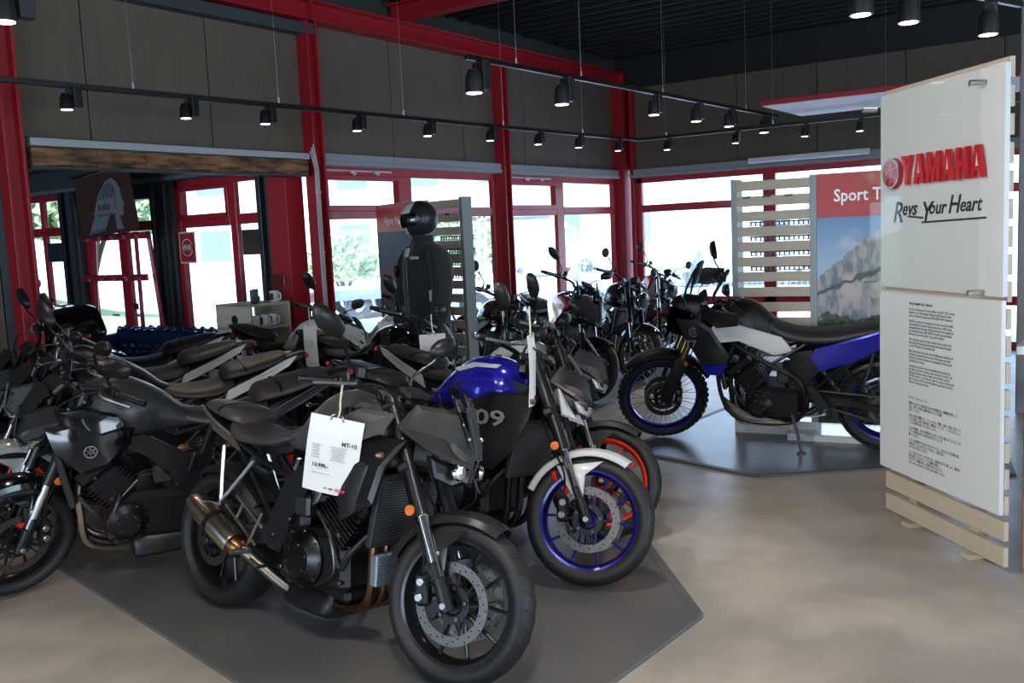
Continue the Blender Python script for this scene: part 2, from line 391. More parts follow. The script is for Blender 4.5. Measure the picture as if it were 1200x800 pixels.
wseg(-6.3,-.4,2.36,2.50, M('grey_lintel', (.13,.15,.15), .6), -6.24,.10)
struct(MB().box((-6.3,-12,2), (.1,12,4), 0).build('wall_annex_side', STEELG)); 
struct(MB().box((-3.1,-12,3.6), (6.4,12,.1), 0).build('ceiling_annex', STEELG))
for x in (-1.5,-3.1,-4.7): MB().box((x,-9,3.5), (.12,5.6,.14), .004).build('roof_beam', ENGG, an)
w4 = std_window(4, (-2.04,-6.14), (-.64,-6.14), [.93], mw=.10)
w5 = std_window(5, (-5.5,-6.14), (-4.16,-6.14), [.80], mw=.07, hinged=False)
d1 = std_window(1, (-3.80,-6.14), (-2.38,-6.14), [.74], mw=.16, hinged=False, name='door', low=.3)
for s_ in (.60,.88): MB().beam((s_,-.06,.92), (s_+(.12 if s_ > .7 else -.12),-.06,.92), .02, .02, .004).build('door_handle', ALU, d1)
MB().box((.92,-.05,1.02), (.10,.01,.07), .002).build('door_notice', INK, d1)
# conduit cables beside the second column
m = MB()
for k, y in enumerate((-6.245,-6.225,-6.205)): m.tube([(.19,y,.3), (.19,y,1.2), (.19,y,2.2), (.17,y+.02,2.32), (.16,y-.015,2.48+k*.03)], .006, 6, 3)
for z in (.9,1.55,2.1): m.box((.195,-6.225,z), (.012,.07,.012), .002)
struct(m.build('trim_11', M('pale_cable', (.55,.55,.53), .5)))
# right-hand grey pillar & rear/right shell (out of view, with glazed fronts)
wr = struct(MB().box((6.90,-3.82,1.65), (2.46,.30,3.3), .01).build('wall_right_pillar', M('grey_render', (.30,.29,.285), .8)))
wR = struct(MB().box((14,-2.4,1.9), (.15,4.8,3.8), 0).build('wall_right', CLAD))
MB().box((14,-17.,1.9), (.15,6,3.8), 0).build('wall_section', CLAD, wR); MB().box((14,-9.5,3.3), (.15,9.4,1.4), 0).build('wall_section', CLAD, wR)
wF = struct(MB().box((7,-20,3.3), (14.2,.15,1.4), 0).build('wall_front', CLAD)); MB().box((1.2,-20,1.5), (2.6,.15,3), 0).build('wall_section', CLAD, wF); MB().box((13.2,-20,1.5), (1.7,.15,3), 0).build('wall_section', CLAD, wF)

# ---------------------------------------------------------------- track lights
def spot_head(px, y, z, track, size=1., e=14, aim=(0,0,-1), side=1, label=None, shown=True):
    r = empty('track_spotlight', (px, y, z)); tag(r, label, 'spotlight', 'ceiling track spotlights' if shown else 'added spotlights out of view')
    k = size; MB().box((0, side*.045*k, -.06*k), (.045*k,.055*k,.13*k), .004).build('gear_box', SBLK if k < 1.3 else ENGG, r)
    m = MB(); m.lathe((0, -side*.03*k, -.145*k), (0,0,1), [(.0,.105*k), (.025*k,.10*k), (.038*k,.07*k), (.042*k,0), (.037*k,0), (.032*k,.02*k), (0,.03*k)], 18); hd = m.build('lamp_head', SBLK if k < 1.3 else ENGG, r)
    MB().cyl((0,-side*.03*k,-.1475*k), (0,-side*.03*k,-.140*k), .034*k, 16).build('lamp_glow', M('spot_emitter', (1,.95,.85), .4, emit=(1,.93,.82), es=7), hd)
    MB().box((0,side*.0,-.03*k), (.02*k,.05*k,.03*k), .003).build('knuckle', SBLK, r)
    l = bpy.data.lights.new('track_lamp', 'SPOT'); l.energy = e; l.color = (1,.84,.64) if shown else (1,.92,.82); l.spot_size = R(62); l.spot_blend = .7; l.shadow_soft_size = .03
    o = bpy.data.objects.new('track_lamp', l); COL.objects.link(o); o.parent = r; o.location = (0,-side*.03*k,-.165*k)
    o.rotation_euler = Vector(aim).to_track_quat('-Z', 'Y').to_euler(); return r
def rail(name, pts, label, wires, mat=SBLK):
    m = MB()
    for a, c in zip(pts, pts[1:]): m.beam(a, c, .036, .036, .003)
    o = tag(m.build(name, mat), label, 'track')
    for p in wires:
        w = MB(); w.cyl(p, (p[0], p[1], 4.08), .0016 if p[2] < 2.8 else .002, 6); w.cyl((p[0],p[1],p[2]), (p[0],p[1],p[2]+.04), .008, 8); w.build('suspension_wire', ALU, o)
    return o
def T1(y): t = (y+2.05)/(-9.6+2.05); return 1.34+(.86-1.34)*t
rail('light_track', [(T1(-10.6),-10.6,2.7), (1.34,-2.0,2.7), (6.4,-1.96,2.7)], 'long black lighting track running past the windows and turning at the corner', [(T1(y),y,2.72) for y in (-8.55,-7.35,-6.0,-4.6,-3.2)]+[(x,-1.98,2.72) for x in (1.7,3.0,4.2)])
rail('light_track', [(2.53,-6.95,2.9), (2.73,-1.05,2.9)], 'short black lighting track hung high in front of the corner', [(2.55,-6.35,2.92), (2.59,-5.45,2.92), (2.63,-3.98,2.92), (2.70,-2.0,2.92)])
rail('light_track', [(5.12,-7.5,2.93), (5.85,-5.5,2.93)], 'black lighting track at the upper right above the white sign', [(5.5,-6.45,2.95)])
SP = [(.92,-9.0,'above the charred beam, nearest the left column'), (.98,-8.16,'above the middle of the charred beam'), (1.04,-7.50,'above the right end of the charred beam'), (1.10,-6.58,'just right of the second red column'),
      (1.16,-5.74,'above the black helmet'), (1.22,-4.87,'in front of the third red column'), (1.26,-4.08,'first right of the third red column'), (1.30,-3.33,'second right of the third red column'), (1.34,-2.5,'in front of the red corner column')]
for x_, y_, l_ in SP: spot_head(x_, y_, 2.69, None, 1., 15, (0.25,-.35,-1), label='black track spotlight '+l_)
for x_, l_ in ((1.73,'just right of the corner column'), (2.58,'above the left edge of the light slatted rack'), (3.37,'under the white ceiling panel, left one'), (3.95,'under the white ceiling panel, right one')):
    spot_head(x_, -2.0, 2.69, None, 1., 15, (.1,-.4,-1), label='black track spotlight '+l_)
for y_, k_, l_ in ((-6.83,1.25,'grey track spotlight at the near end of the upper track'), (-5.7,1.2,'grey track spotlight second on the upper track'), (-4.14,1.05,'dark track spotlight in the middle of the upper track'),
      (-3.24,1.05,'dark track spotlight left of the three at the far end of the upper track'), (-2.43,1.05,'dark track spotlight between its two neighbours at the far end of the upper track'), (-1.44,1.1,'dark track spotlight at the far tip of the upper track')):
    spot_head(2.53+(y_+6.95)*.034, y_, 2.89, None, k_*1.3, 16, (.1,-.3,-1), label=l_)
for x_, y_, l_ in ((5.28,-7.04,'grey track spotlight cut by the top edge above the adventure motorcycle'), (5.43,-6.62,'large grey track spotlight above the top left of the white sign'), (5.72,-5.84,'grey track spotlight above the top right of the white sign')):
    spot_head(x_, y_, 2.92, None, 1.45, 18, (-.3,-.5,-1), label=l_)
spot_head(2.09, -9.95, 2.95, None, 1.4, 22, (.2,.2,-1), label='black track spotlight at the upper left corner of the picture')
# unseen downlights added to brighten the floor near the camera
for x_, y_ in ((3.6,-11.5), (5.4,-10.4), (6.6,-9.2), (4.6,-9.0), (7.0,-11.5), (2.2,-11.3)):
    spot_head(x_, y_, 3.0, None, 1.3, 48 if x_ < 4 else 84, (0,0,-1), label='unseen spotlight added to brighten the near floor', shown=False)

for x_, y_, z_, aim_, e_ in ((4.3,-10.6,3.1,(1.5,3.1,-1.8),260), (6.0,-11.6,3.1,(-1.9,1.9,-2.4),150), (4.6,-11.8,3.1,(-1.2,1.8,-2.2),90)):  # unseen spots added to brighten the sign and put highlights on the bikes
    spot_head(x_, y_, z_, None, 1.3, e_, aim_, label='unseen spotlight added to brighten the near floor', shown=False)
# ---------------------------------------------------------------- motorcycles

def strip(mb, c, R0, hw, a0, a1, n=16, th=.004, skirt=.02, taper=.25):
    """mudguard: arched strip around wheel centre c"""
    prof = [(-1, -skirt), (-.86, 0.004), (-.45, .016), (0, .02), (.45, .016), (.86, .004), (1, -skirt)]
    V = []; F = []; m = len(prof)
    for i in range(n+1):
        t = i/n; a = R(a0+(a1-a0)*t); w = hw*(1-taper*(abs(2*t-1)**3))
        for u in (0, 1):
            for y, r in prof:
                rr = R0+r-(th if u else 0); V.append((c[0]+rr*cos(a), c[1]+y*(w-(th if u else 0)), c[2]+rr*sin(a)))
    for i in range(n):
        for u in (0, 1):
            for j in range(m-1):
                a = i*2*m+u*m+j; b = (i+1)*2*m+u*m+j; F.append((a, a+1, b+1, b))
        for j in (0, m-1):
            a = i*2*m+j; b = (i+1)*2*m+j; F.append((a, a+m, b+m, b))
    for i in (0, n):
        for j in range(m-1): a = i*2*m+j; F.append((a, a+1, a+m+1, a+m))
    return mb.add(V, F)

def wheel(root, nm, c, Rw, hw, rim, rmat, xf, kind='cast', ns=5, discs=(1, -1), dr=.149, knob=False, fine=True, y_sp=0., stripe=None):
    c = Vector(c); n = 56 if fine else 36
    mb = MB(xf); rw = hw*.78
    prof = [(rim+.012, -rw), (rim+.016, -rw+.006), (rim+.004, -rw+.014), (rim-.012, -rw*.5), (rim-.014, rw*.5), (rim+.004, rw-.014), (rim+.016, rw-.006), (rim+.012, rw),
            (rim-.004, rw-.004), (rim-.019, rw*.35), (rim-.019, -rw*.35), (rim-.004, -rw+.004)]
    mb.lathe(c, (0,1,0), prof, n, closed=True)
    if kind == 'cast':
        mb.lathe(c, (0,1,0), [(.014,-hw*.9), (.036,-hw*.9), (.036,-hw*.5), (.052,-.02), (.052,.02), (.036,hw*.5), (.036,hw*.9), (.014,hw*.9)], 20, closed=True)
        for i in range(ns):
            for sgn in (-1, 1):
                a0 = 2*pi*i/ns+.3; a1 = a0+sgn*(.34 if ns <= 5 else .18)
                p = c+Vector((cos(a0)*.04, 0, sin(a0)*.04)); q = c+Vector((cos(a1)*(rim-.014), 0, sin(a1)*(rim-.014)))
                mb.beam(p, q, .012, .020, .004, up=(0,1,0))
            a0 = 2*pi*i/ns+.3
    else:
        mb.lathe(c, (0,1,0), [(.012,-hw*1.1), (.03,-hw*1.1), (.03,-hw*.5), (.02,-hw*.3), (.02,hw*.3), (.03,hw*.5), (.03,hw*1.1), (.012,hw*1.1)], 16, closed=True)
    w = mb.build(nm, rmat, root)
    if kind == 'spoke':
        sp = MB(xf)
        for i in range(32):
            a = 2*pi*i/32; s1 = 1 if i % 2 else -1; b = a+(.55 if (i//2) % 2 else -.55)
            sp.tube([c+Vector((cos(b)*.028, s1*hw*.9, sin(b)*.028)), c+Vector((cos(a)*(rim-.012), s1*hw*.12, sin(a)*(rim-.012)))], .0022, 4, 1)
        sp.build('spokes', STL, w)
    ty = MB(xf); sw = Rw-rim
    tp = [(rim+.004, -rw+.004), (rim+sw*.28, -hw*.97), (rim+sw*.5, -hw), (rim+sw*.70, -hw*.9), (rim+sw*.88, -hw*.58), (rim+sw*.975, -hw*.26), (Rw, 0),
          (rim+sw*.975, hw*.26), (rim+sw*.88, hw*.58), (rim+sw*.70, hw*.9), (rim+sw*.5, hw), (rim+sw*.28, hw*.97), (rim+.004, rw-.004)]
    if knob: tp = [(r-(.010 if r > rim+sw*.6 else 0), h) for r, h in tp]
    ty.lathe(c, (0,1,0), tp, n, closed=True)
    if knob:
        N = 44
        for i in range(N):
            for row, yy in enumerate((-.62, 0, .62)):
                a = 2*pi*(i+(.5 if row == 1 else 0))/N; r = Rw-.006-(.012 if row != 1 else 0)
                d = Vector((cos(a), 0, sin(a))); rotm = Matrix((Vector((-sin(a),0,cos(a))), Vector((0,1,0)), d)).transposed()
                if yy: rotm = Matrix.Rotation(0, 3, 'X') @ rotm @ Matrix.Rotation(-yy*.8, 3, 'X')
                ty.box(c+d*r+Vector((0, yy*hw, 0)), (.026, hw*.5, .014), .002, rotm)
    ty.build('tyre', TYRE, w)
    if fine and not knob:             # sipes cut as dark inlaid bars on the tread
        gv = MB(xf)
        for i in range(28):
            for s1 in (-1, 1):
                a = 2*pi*(i+(.5 if s1 > 0 else 0))/28
                P = []
                for k in range(4):
                    t = k/3; yy = s1*hw*(.12+.66*t); aa = a+.10*t
                    f = abs(yy)/hw; rr = rim+sw*(1-.03*(f/.26) if f < .26 else (.975-.095*((f-.26)/.32) if f < .58 else .88-.18*((f-.58)/.32)))+.0004
                    P.append(c+Vector((rr*cos(aa), yy, rr*sin(aa))))
                gv.tube(P, .0016, 4, 1)
        gv.build('tread_groove', M('groove_black', (.004,.004,.004), .9), w)
    for s1 in discs:
        y = s1*(hw+.006)
        d = MB(xf); d.lathe(c+Vector((0,y,0)), (0,1,0), [(dr-.036,-.0022), (dr,-.0022), (dr,.0022), (dr-.036,.0022)], n, closed=True)
        dk = d.build('brake_disc', STL, w)
        if fine:
            h = MB(xf)
            for i in range(36):
                a = 2*pi*i/36; r = dr-.008-.010*(i % 3); p = c+Vector((cos(a)*r, y, sin(a)*r)); h.cyl(p+Vector((0,-.0027,0)), p+Vector((0,.0027,0)), .0032, 6)
            h.build('vent_hole', GBLK, dk)
        k = MB(xf); k.lathe(c+Vector((0,y-s1*.004,0)), (0,1,0), [(.045,-.003), (.072,-.003), (.072,.003), (.045,.003)], 20, closed=True)
        for i in range(10):
            a = 2*pi*i/10; k.beam(c+Vector((cos(a)*.068, y-s1*.002, sin(a)*.068)), c+Vector((cos(a+.12)*(dr-.034), y, sin(a+.12)*(dr-.034))), .006, .01, .001, up=(0,1,0))
        k.build('disc_carrier', SBLK if s1 else SBLK, w)
        if fine:
            bt = MB(xf)
            for i in range(5):
                a = 2*pi*i/5+.2; p = c+Vector((cos(a)*.058, y, sin(a)*.058)); bt.cyl(p, p+Vector((0, s1*.008, 0)), .007, 8, .001)
            bt.build('disc_bolt', STL, w)
    return w

def emblem(parent, c, nx, rad, mat, xf=ident):
    """ring with three crossed tuning forks; nx = +1 / -1 outward side"""
    e = MB(xf); c = Vector(c)
    e.lathe(c, (0,nx,0), [(rad*.86,0), (rad,0), (rad,.003), (rad*.86,.003)], 20, closed=True)
    for i in range(3):
        a = pi/2+i*pi/3
        for q in (-1, 1):
            d = Vector((cos(a), 0, sin(a)))*q; pp = Vector((-sin(a), 0, cos(a)))*rad*.10
            if q == 1:
                for s1 in (-1, 1): e.beam(c+pp*s1+d*rad*.2+Vector((0,nx*.0015,0)), c+pp*s1+d*rad*.8+Vector((0,nx*.0015,0)), rad*.07, .002, 0)
            else: e.beam(c+Vector((0,nx*.0015,0)), c+d*rad*.8+Vector((0,nx*.0015,0)), rad*.07, .002, 0)
    return e.build('emblem', mat, parent)

NAKED = dict(L=1.41, rf=.300, hf=.058, rr=.312, hr=.085, rimf=.222, rimr=.222, rake=25, steer=22, kind='cast', ns=5, rim=KRIM, rimb=None, knob=False, fine=True,
    tm=DGRY, tilem=None, sm=SEAT, fend=MBLK, tailm=PLAS, sidem=None, usd=True, forkm=SBLK, stan=CHR, front='mt', headm=DGRY, tagm=None, fdisc=.149,
    bar=(.98, 1.06, .39), sweep=.10, mirror='oval', muffler='belly', mufm=SBLK, header=TIT, shroud=PLAS, frame=SBLK, eng=ENG, oil=False, emb=ENGG,
    tank=[(1.05,.06,.93,.82), (.98,.13,1.0,.78), (.87,.165,1.035,.75), (.75,.165,1.02,.75), (.63,.13,.95,.76), (.54,.10,.87,.76), (.49,.08,.84,.77)],
    seat=[(.57,.08,.875,.80), (.50,.10,.84,.78), (.40,.125,.82,.76), (.30,.14,.818,.76), (.20,.14,.835,.77), (.13,.11,.865,.79)],
    pil=[(.185,.075,.88,.84), (.15,.12,.915,.85), (.06,.13,.935,.865), (-.06,.12,.955,.89), (-.17,.09,.972,.92), (-.21,.05,.97,.935)],
    tail=[(.30,.09,.78,.72), (.12,.105,.84,.75), (-.05,.10,.90,.82), (-.2,.07,.945,.88), (-.31,.045,.965,.92), (-.34,.03,.96,.935)],
    tailside=[(.20,.135,.72), (.17,.142,.80), (-.02,.137,.875), (-.18,.10,.935), (-.27,.07,.955), (-.22,.085,.90), (-.04,.12,.82)],
    tailsm=None, shr=[(1.16,.15,.87), (1.13,.185,.76), (1.02,.205,.64), (.90,.20,.66), (.80,.185,.76), (.78,.175,.83), (.98,.17,.90)], lower=None, screen=None, guards=False, stand='short', mirr=1., plate=True, topcase=False)

def bike(name, label, x, y, hd, lean=9, group=None, mirrors=(1,-1), **o):
    D = dict(NAKED); D.update(o); g = D.get
    root = empty(name, (x, y, PLAT), (R(-lean), 0, R(hd))); tag(root, label, 'motorcycle', group)
    L = D['L']; rf = D['rf']; rk = R(D['rake']); st = R(D['steer']); fine = D['fine']
    A = Vector((L, 0, rf)); u = Vector((-sin(rk), 0, cos(rk))); a0 = A+.03*Vector((-cos(rk), 0, -sin(rk)))
    rm = Matrix.Rotation(st, 3, u)
    def X(p): return a0+rm@(Vector(p)-a0)
    def P(s, y=0, f=0): return A+u*s+Vector((cos(rk)*f, y, sin(rk)*f))     # along fork
    # wheels
    fw = wheel(root, 'front_wheel', A, rf, D['hf'], D['rimf'], D['rim'], X, D['kind'], D['ns'], g('discs', (1,-1)), D['fdisc'], D['knob'], fine)
    rw = wheel(root, 'rear_wheel', (0,0,D['rr']), D['rr'], D['hr'], D['rimr'], D['rimb'] or D['rim'], ident, D['kind'], D['ns'], (-1,), .12, D['knob'], fine)
    # fork
    fy = .102 if D['hr'] > .07 else .095
    for s1 in (1, -1):
        f = MB(X)
        if D['usd']:
            f.cyl(P(-.025, s1*fy), P(.10, s1*fy), .027, 14, .004); f.beam(P(-.02, s1*fy), P(.16, s1*fy, .0), .05, .03, .008)
            f.tube([P(.33, s1*fy), P(.36, s1*fy), P(.60, s1*fy), P(.80, s1*fy)], [.031,.028,.029,.027], 14, 1)
            fo = f.build('fork_leg', D['forkm'], root); MB(X).cyl(P(.09, s1*fy), P(.345, s1*fy), .0205, 14).build('stanchion', D['stan'], fo)
        else:
            f.tube([P(-.03, s1*fy), P(.02, s1*fy), P(.34, s1*fy), P(.36, s1*fy)], [.02,.028,.027,.030], 14, 1)
            fo = f.build('fork_leg', D['forkm'], root); MB(X).cyl(P(.35, s1*fy), P(.80, s1*fy), .0205, 14).build('stanchion', D['stan'], fo)
        MB(X).cyl(P(0, s1*(fy+.02)), P(0, s1*(fy+.032)), .013, 8, .002).build('axle_nut', ALU, fo)
        if fine or g('refl'): MB(X).lathe(P(.36, s1*(fy+.026), -.03), (0, s1, 0), [(.0,0), (.021,0), (.019,.006), (0,.008)], 14).build('side_reflector', AMB, fo)
        if D['discs'] if 'discs' in D else True:
            if s1 in g('discs', (1,-1)):
                cc = A+Vector((-.118, s1*(D['hf']+.014), .035)); c = MB(X)
                c.box(cc, (.055, .05, .12), .012, (0, R(-8), 0)); cal = c.build('brake_caliper', g('calm', SBLK), root)
                b = MB(X)
                for dz in (-.028, .028): b.cyl(cc+Vector((0, s1*.02, dz)), cc+Vector((0, s1*.036, dz)), .016, 12, .003)
                b.build('caliper_piston_cap', ALU, cal)
                if fine: MB(X).tube([cc+Vector((0,s1*.02,.06)), cc+Vector((-.01,s1*.02,.16)), P(.38, s1*(fy-.02), -.05), P(.55, s1*.05, -.06)], .005, 6, 4).build('brake_hose', SBLK, root)
    t = MB(X)
    t.box(P(.52, 0, -.012), (.055, 2*fy+.075, .04), .01, (0, -rk, 0)); t.box(P(.76, 0, -.012), (.05, 2*fy+.07, .03), .009, (0, -rk, 0)); t.cyl(P(.46, 0, -.03), P(.80, 0, -.03), .026, 12)
    t.build('triple_clamp', D['forkm'] if D['forkm'] is not GOLD else SBLK, root)
    # front mudguard
    if g('fender', 'std') == 'std':
        m = MB(X); strip(m, A, rf+.012, D['hf']+.016, 60, 160, 18)
        fd = m.build('front_mudguard', D['fend'], root)
        for s1 in (1, -1):
            b = MB(X); yy = s1*(D['hf']+.018)
            pts = [(L+.045, yy, rf*2-.03), (L-.17, yy, rf*2-.075), (L-.135, yy*1.15, rf+.175), (L-.065, yy*1.25, rf+.085), (L-.028, yy*1.25, rf+.10), (L-.03, yy*1.15, rf+.20)]
            b.pillow(pts, .004, .005, (0, s1, 0)); b.build('mudguard_stay', D['fend'], fd)
            if fine:
                b = MB(X)
                for q in ((-.045,.115), (-.06,.175)): b.cyl((L+q[0], yy*1.2, rf+q[1]), (L+q[0], yy*1.2+s1*.012, rf+q[1]), .008, 8, .002)
                b.build('mudguard_bolt', ALU, fd)
    elif D['fender'] == 'short':
        m = MB(X); strip(m, A, rf+.014, D['hf']+.012, 55, 150, 16, skirt=.03); fd = m.build('front_mudguard', D['fend'], root)
        for s1 in (1,-1):
            MB(X).tube([(L-.02, s1*.08, rf*2-.02), (L-.06, s1*.095, rf+.2), P(.1, s1*(fy-.01))], .006, 6, 3).build('mudguard_stay', STL, fd)
    elif D['fender'] == 'mx':
        m = MB(X); strip(m, A, rf+.03, D['hf']+.035, 48, 158, 18, skirt=.012, taper=.35); fd = m.build('front_mudguard', D['fend'], root)
        for s1 in (1,-1):
            b = MB(X); b.pillow([P(.0, s1*(fy+.03), .03), P(.0, s1*(fy+.03), -.045), P(.34, s1*(fy+.03), -.05), P(.42, s1*(fy+.02), -.01), P(.36, s1*(fy+.03), .05), P(.12, s1*(fy+.03), .05)], .012, .006, (0, s1, 0))
            b.build('fork_guard', PLAS, root)
    # handlebar
    hx, hz, hw = D['bar']; sw = D['sweep']; HB = MB(X)
    HB.tube([(hx-sw, hw, hz), (hx-sw*.45, hw*.62, hz+.005), (hx+.02, hw*.26, hz-.015), (hx+.045, .09, hz-.05), (hx+.045, 0, hz-.05), (hx+.045, -.09, hz-.05), (hx+.02, -hw*.26, hz-.015), (hx-sw*.45, -hw*.62, hz+.005), (hx-sw, -hw, hz)], .0125, 8, 4)
    for s1 in (1,-1): HB.box((hx+.045, s1*.05, hz-.075), (.04, .03, .06), .006)
    hb = HB.build('handlebar', g('barm', SBLK), root)
    for s1 in (1,-1):
        if not mirrors: pass
        e = Vector((hx-sw, s1*hw, hz)); q = Vector((hx-sw*.45, s1*hw*.62, hz+.005)); d = (q-e).normalized()
        gp = MB(X); gp.tube([e, e+d*.012, e+d*.125, e+d*.13], [.017,.0175,.0165,.022], 12, 1); gp.build('grip', g('gripm', MBLK), hb)
        MB(X).cyl(e-d*.028, e+d*.004, .0155, 12, .003).build('bar_end_weight', g('bem', SBLK), hb)
        cs = MB(X); cs.box(e+d*.158, (.04,.045,.045), .008, (0,0,0)); cs.box(e+d*.205+Vector((.02,0,.005)), (.035,.03,.03), .006); cs.build('switch_housing', PLAS, hb)
        MB(X).tube([e+d*.19+Vector((.035,0,0)), e+d*.15+Vector((.065,0,-.003)), e+d*.06+Vector((.062,0,-.006)), e-d*.005+Vector((.05,0,-.01))], [.008,.008,.006,.007], 8, 4).build('lever', g('levm', ALU), hb)
        if s1 < 0:
            rs = MB(X); rs.cyl(e+d*.215+Vector((.03,0,.02)), e+d*.215+Vector((.03,0,.06)), .022, 12, .003); rs.build('brake_reservoir', PLAS, hb)
        # cables
        MB(X).tube([e+d*.2+Vector((.045,0,0)), (hx+.12, s1*.20, hz-.0), (hx+.17, s1*.11, hz-.09), (hx+.08, s1*.05, hz-.20)], .0045, 6, 5).build('cable', SBLK, hb)
        if s1 in mirrors:
            k = D['mirr']; b = e+d*.185+Vector((.0,0,.02)); mt = Vector((b.x+g('mfx',.03), s1*(hw+g('mout', -.02)), hz+.165*k)); m = MB(X)
            m.tube([b, b+Vector((.012,s1*.012,.05)), b.lerp(mt, .62)+Vector((.02,0,.01)), mt+Vector((.012,-s1*.02,-.02))], [.0075,.006,.0055,.008], 8, 3)
            m.cyl(b-Vector((0,0,.015)), b+Vector((0,0,.016)), .011, 8); ms = m.build('mirror_stem', SBLK, hb)
            c = mt+Vector((0, s1*.03, .02)); ms2 = MB(X)
            if D['mirror'] == 'round': ms2.sphere(c, .052, 16, (.42, 1, 1))
            else:
                pts = [(-.085,.0), (-.07,-.030), (-.02,-.042), (.045,-.040), (.085,-.012), (.088,.018), (.05,.042), (-.03,.040), (-.075,.022)]
                def mk(a, b, xx): return c+Vector((xx, s1*a*1.02, b+a*.28))
                V = []; n = len(pts)
                for xx, f in ((-.012,1.0), (.004,1.0), (.022,.82), (.034,.4)): V += [mk(a*f, b*f, xx) for a, b in pts]
                F = [tuple(range(n))]+[(l*n+i, l*n+(i+1)%n, (l+1)*n+(i+1)%n, (l+1)*n+i) for l in range(3) for i in range(n)]+[tuple(3*n+i for i in range(n))]
                ms2.add(V, F)
            sh = ms2.build('mirror_shell', g('mirm', PLAS), ms, ang=60)
            gl = MB(X)
            if D['mirror'] == 'round': gl.cyl(c-Vector((.014,0,0)), c-Vector((.0165,0,0)), .044, 16)
            else: gl.add([mk(a*.9, b*.88, -.0135) for a, b in pts], [tuple(range(len(pts)))])
            gl.build('mirror_glass', MIRG, sh)
    # dash
    if g('dash', 'box') == 'round': MB(X).lathe((hx+.11, 0, hz+.0), (-.5,0,.86), [(.0,-.05), (.035,-.045), (.052,0), (.052,.012), (.048,.014), (0,.014)], 20).build('dashboard', g('dashm', SBLK), root)
    else:
        ds = MB(X).box((hx+.13, 0, hz-.01), (.07, .15, .03), .01, (0, R(-35)*-1, 0)).build('dashboard', PLAS, root)
        MB(X).box((hx+.123, 0, hz+.006), (.055, .12, .004), .001, (0, R(35), 0)).build('display', GBLK, ds)
    # headlight
    front_end(root, D, X, P, L, fine)
    # tank
    tk = MB().loft(D['tank']).build('fuel_tank', D['tm'], root, ang=50)
    if g('cap', True):
        s = D['tank'][2]; MB().cyl((s[0]-.03, 0, s[2]-.012), (s[0]-.03, 0, s[2]+.008), .038, 18, .003).build('filler_cap', g('capm', STL), tk)
    for s1 in (1,-1):
        if D['shr']:
            m = MB(); m.pillow([(a, s1*b, c) for a, b, c in D['shr']], .018, .012, (0, s1, 0)); sh = m.build('radiator_shroud', D['shroud'], root, ang=28)
            if g('shr2'): MB().pillow([(a, s1*b, c) for a, b, c in D['shr2']], .012, .01, (0, s1, 0)).build('tank_side_cover', g('shr2m', D['tm']), root, ang=28)
        if D['emb'] is not None:
            q = D['tank'][3]; emblem(tk, g('embp', (q[0], 0, (q[2]*.45+q[3]*.55)))[0:1]+(s1*(g('emby') or q[1]*1.01), g('embp', (q[0], 0, (q[2]*.45+q[3]*.55)))[2]), s1, g('embr', .03), D['emb'])
    # seat + tail
    MB().loft(D['seat'], n=24).build('seat', D['sm'], root, ang=60)
    if D['pil']:
        pl = MB().loft(D['pil'], n=24).build('pillion_seat', D['sm'], root, ang=60)
        if g('strap', True):
            q = D['pil'][2]; MB().loft([(q[0]+.008, q[1]*1.012, q[2]+.004, q[3]+.01), (q[0]-.008, q[1]*1.012, q[2]+.004, q[3]+.01)], k=1).build('seam', SBLK, pl)
    if D['tail']:
        ta = MB().loft(D['tail']).build('tail_cowl', D['tailm'], root)
        q = D['tail'][-1]; MB().box((q[0]-.003, 0, q[3]+.005), (.02, .085, .03), .006).build('tail_light', REDL, ta)
        if D['tailside']:
            for s1 in (1,-1): MB().pillow([(a, s1*b, c) for a, b, c in D['tailside']], .008, .01, (0, s1, 0)).build('tail_side_panel', D['tailsm'] or D['tm'], ta, ang=28)
        if D['plate']:
            m = MB(); m.beam((q[0]+.06, 0, q[3]), (q[0]-.06, 0, .66), .05, .03, .006); m.box((q[0]-.09, 0, .62), (.02, .10, .10), .006, (0, R(25), 0)); ph = m.build('plate_bracket', PLAS, ta)
            m = MB(); m.prism([(-.09,-.0), (.09,0), (.075,.11), (.03,.11), (.03,.055), (-.03,.055), (-.03,.11), (-.075,.11)], 0, .003, 'yz')
            m.V = [(q[0]-.102-(v[2]*-.0)+v[0]-(.11-v[2])*.45, v[1], v[2]+.555) for v in m.V]; m.build('plate_holder', g('platem', ENGG), ph)
            for s1 in (1,-1): indicator(ph, (q[0]-.045, s1*.05, .70), s1)
    # frame
    fr = MB()
    if g('tubeframe'):
        for s1 in (1,-1):
            fr.tube([(1.14,s1*.03,.90), (.98,s1*.15,.80), (.74,s1*.175,.66), (.56,s1*.165,.55), (.50,s1*.15,.36)], .017, 8, 4); fr.tube([(1.16,s1*.03,.84), (1.13,s1*.12,.66), (1.10,s1*.15,.40), (.98,s1*.15,.24), (.62,s1*.14,.22), (.50,s1*.14,.36)], .016, 8, 4)
            fr.tube([(.98,s1*.15,.80), (1.11,s1*.14,.56)], .013, 8, 1); fr.tube([(.74,s1*.172,.66), (.50,s1*.13,.80)], .012, 8, 1)
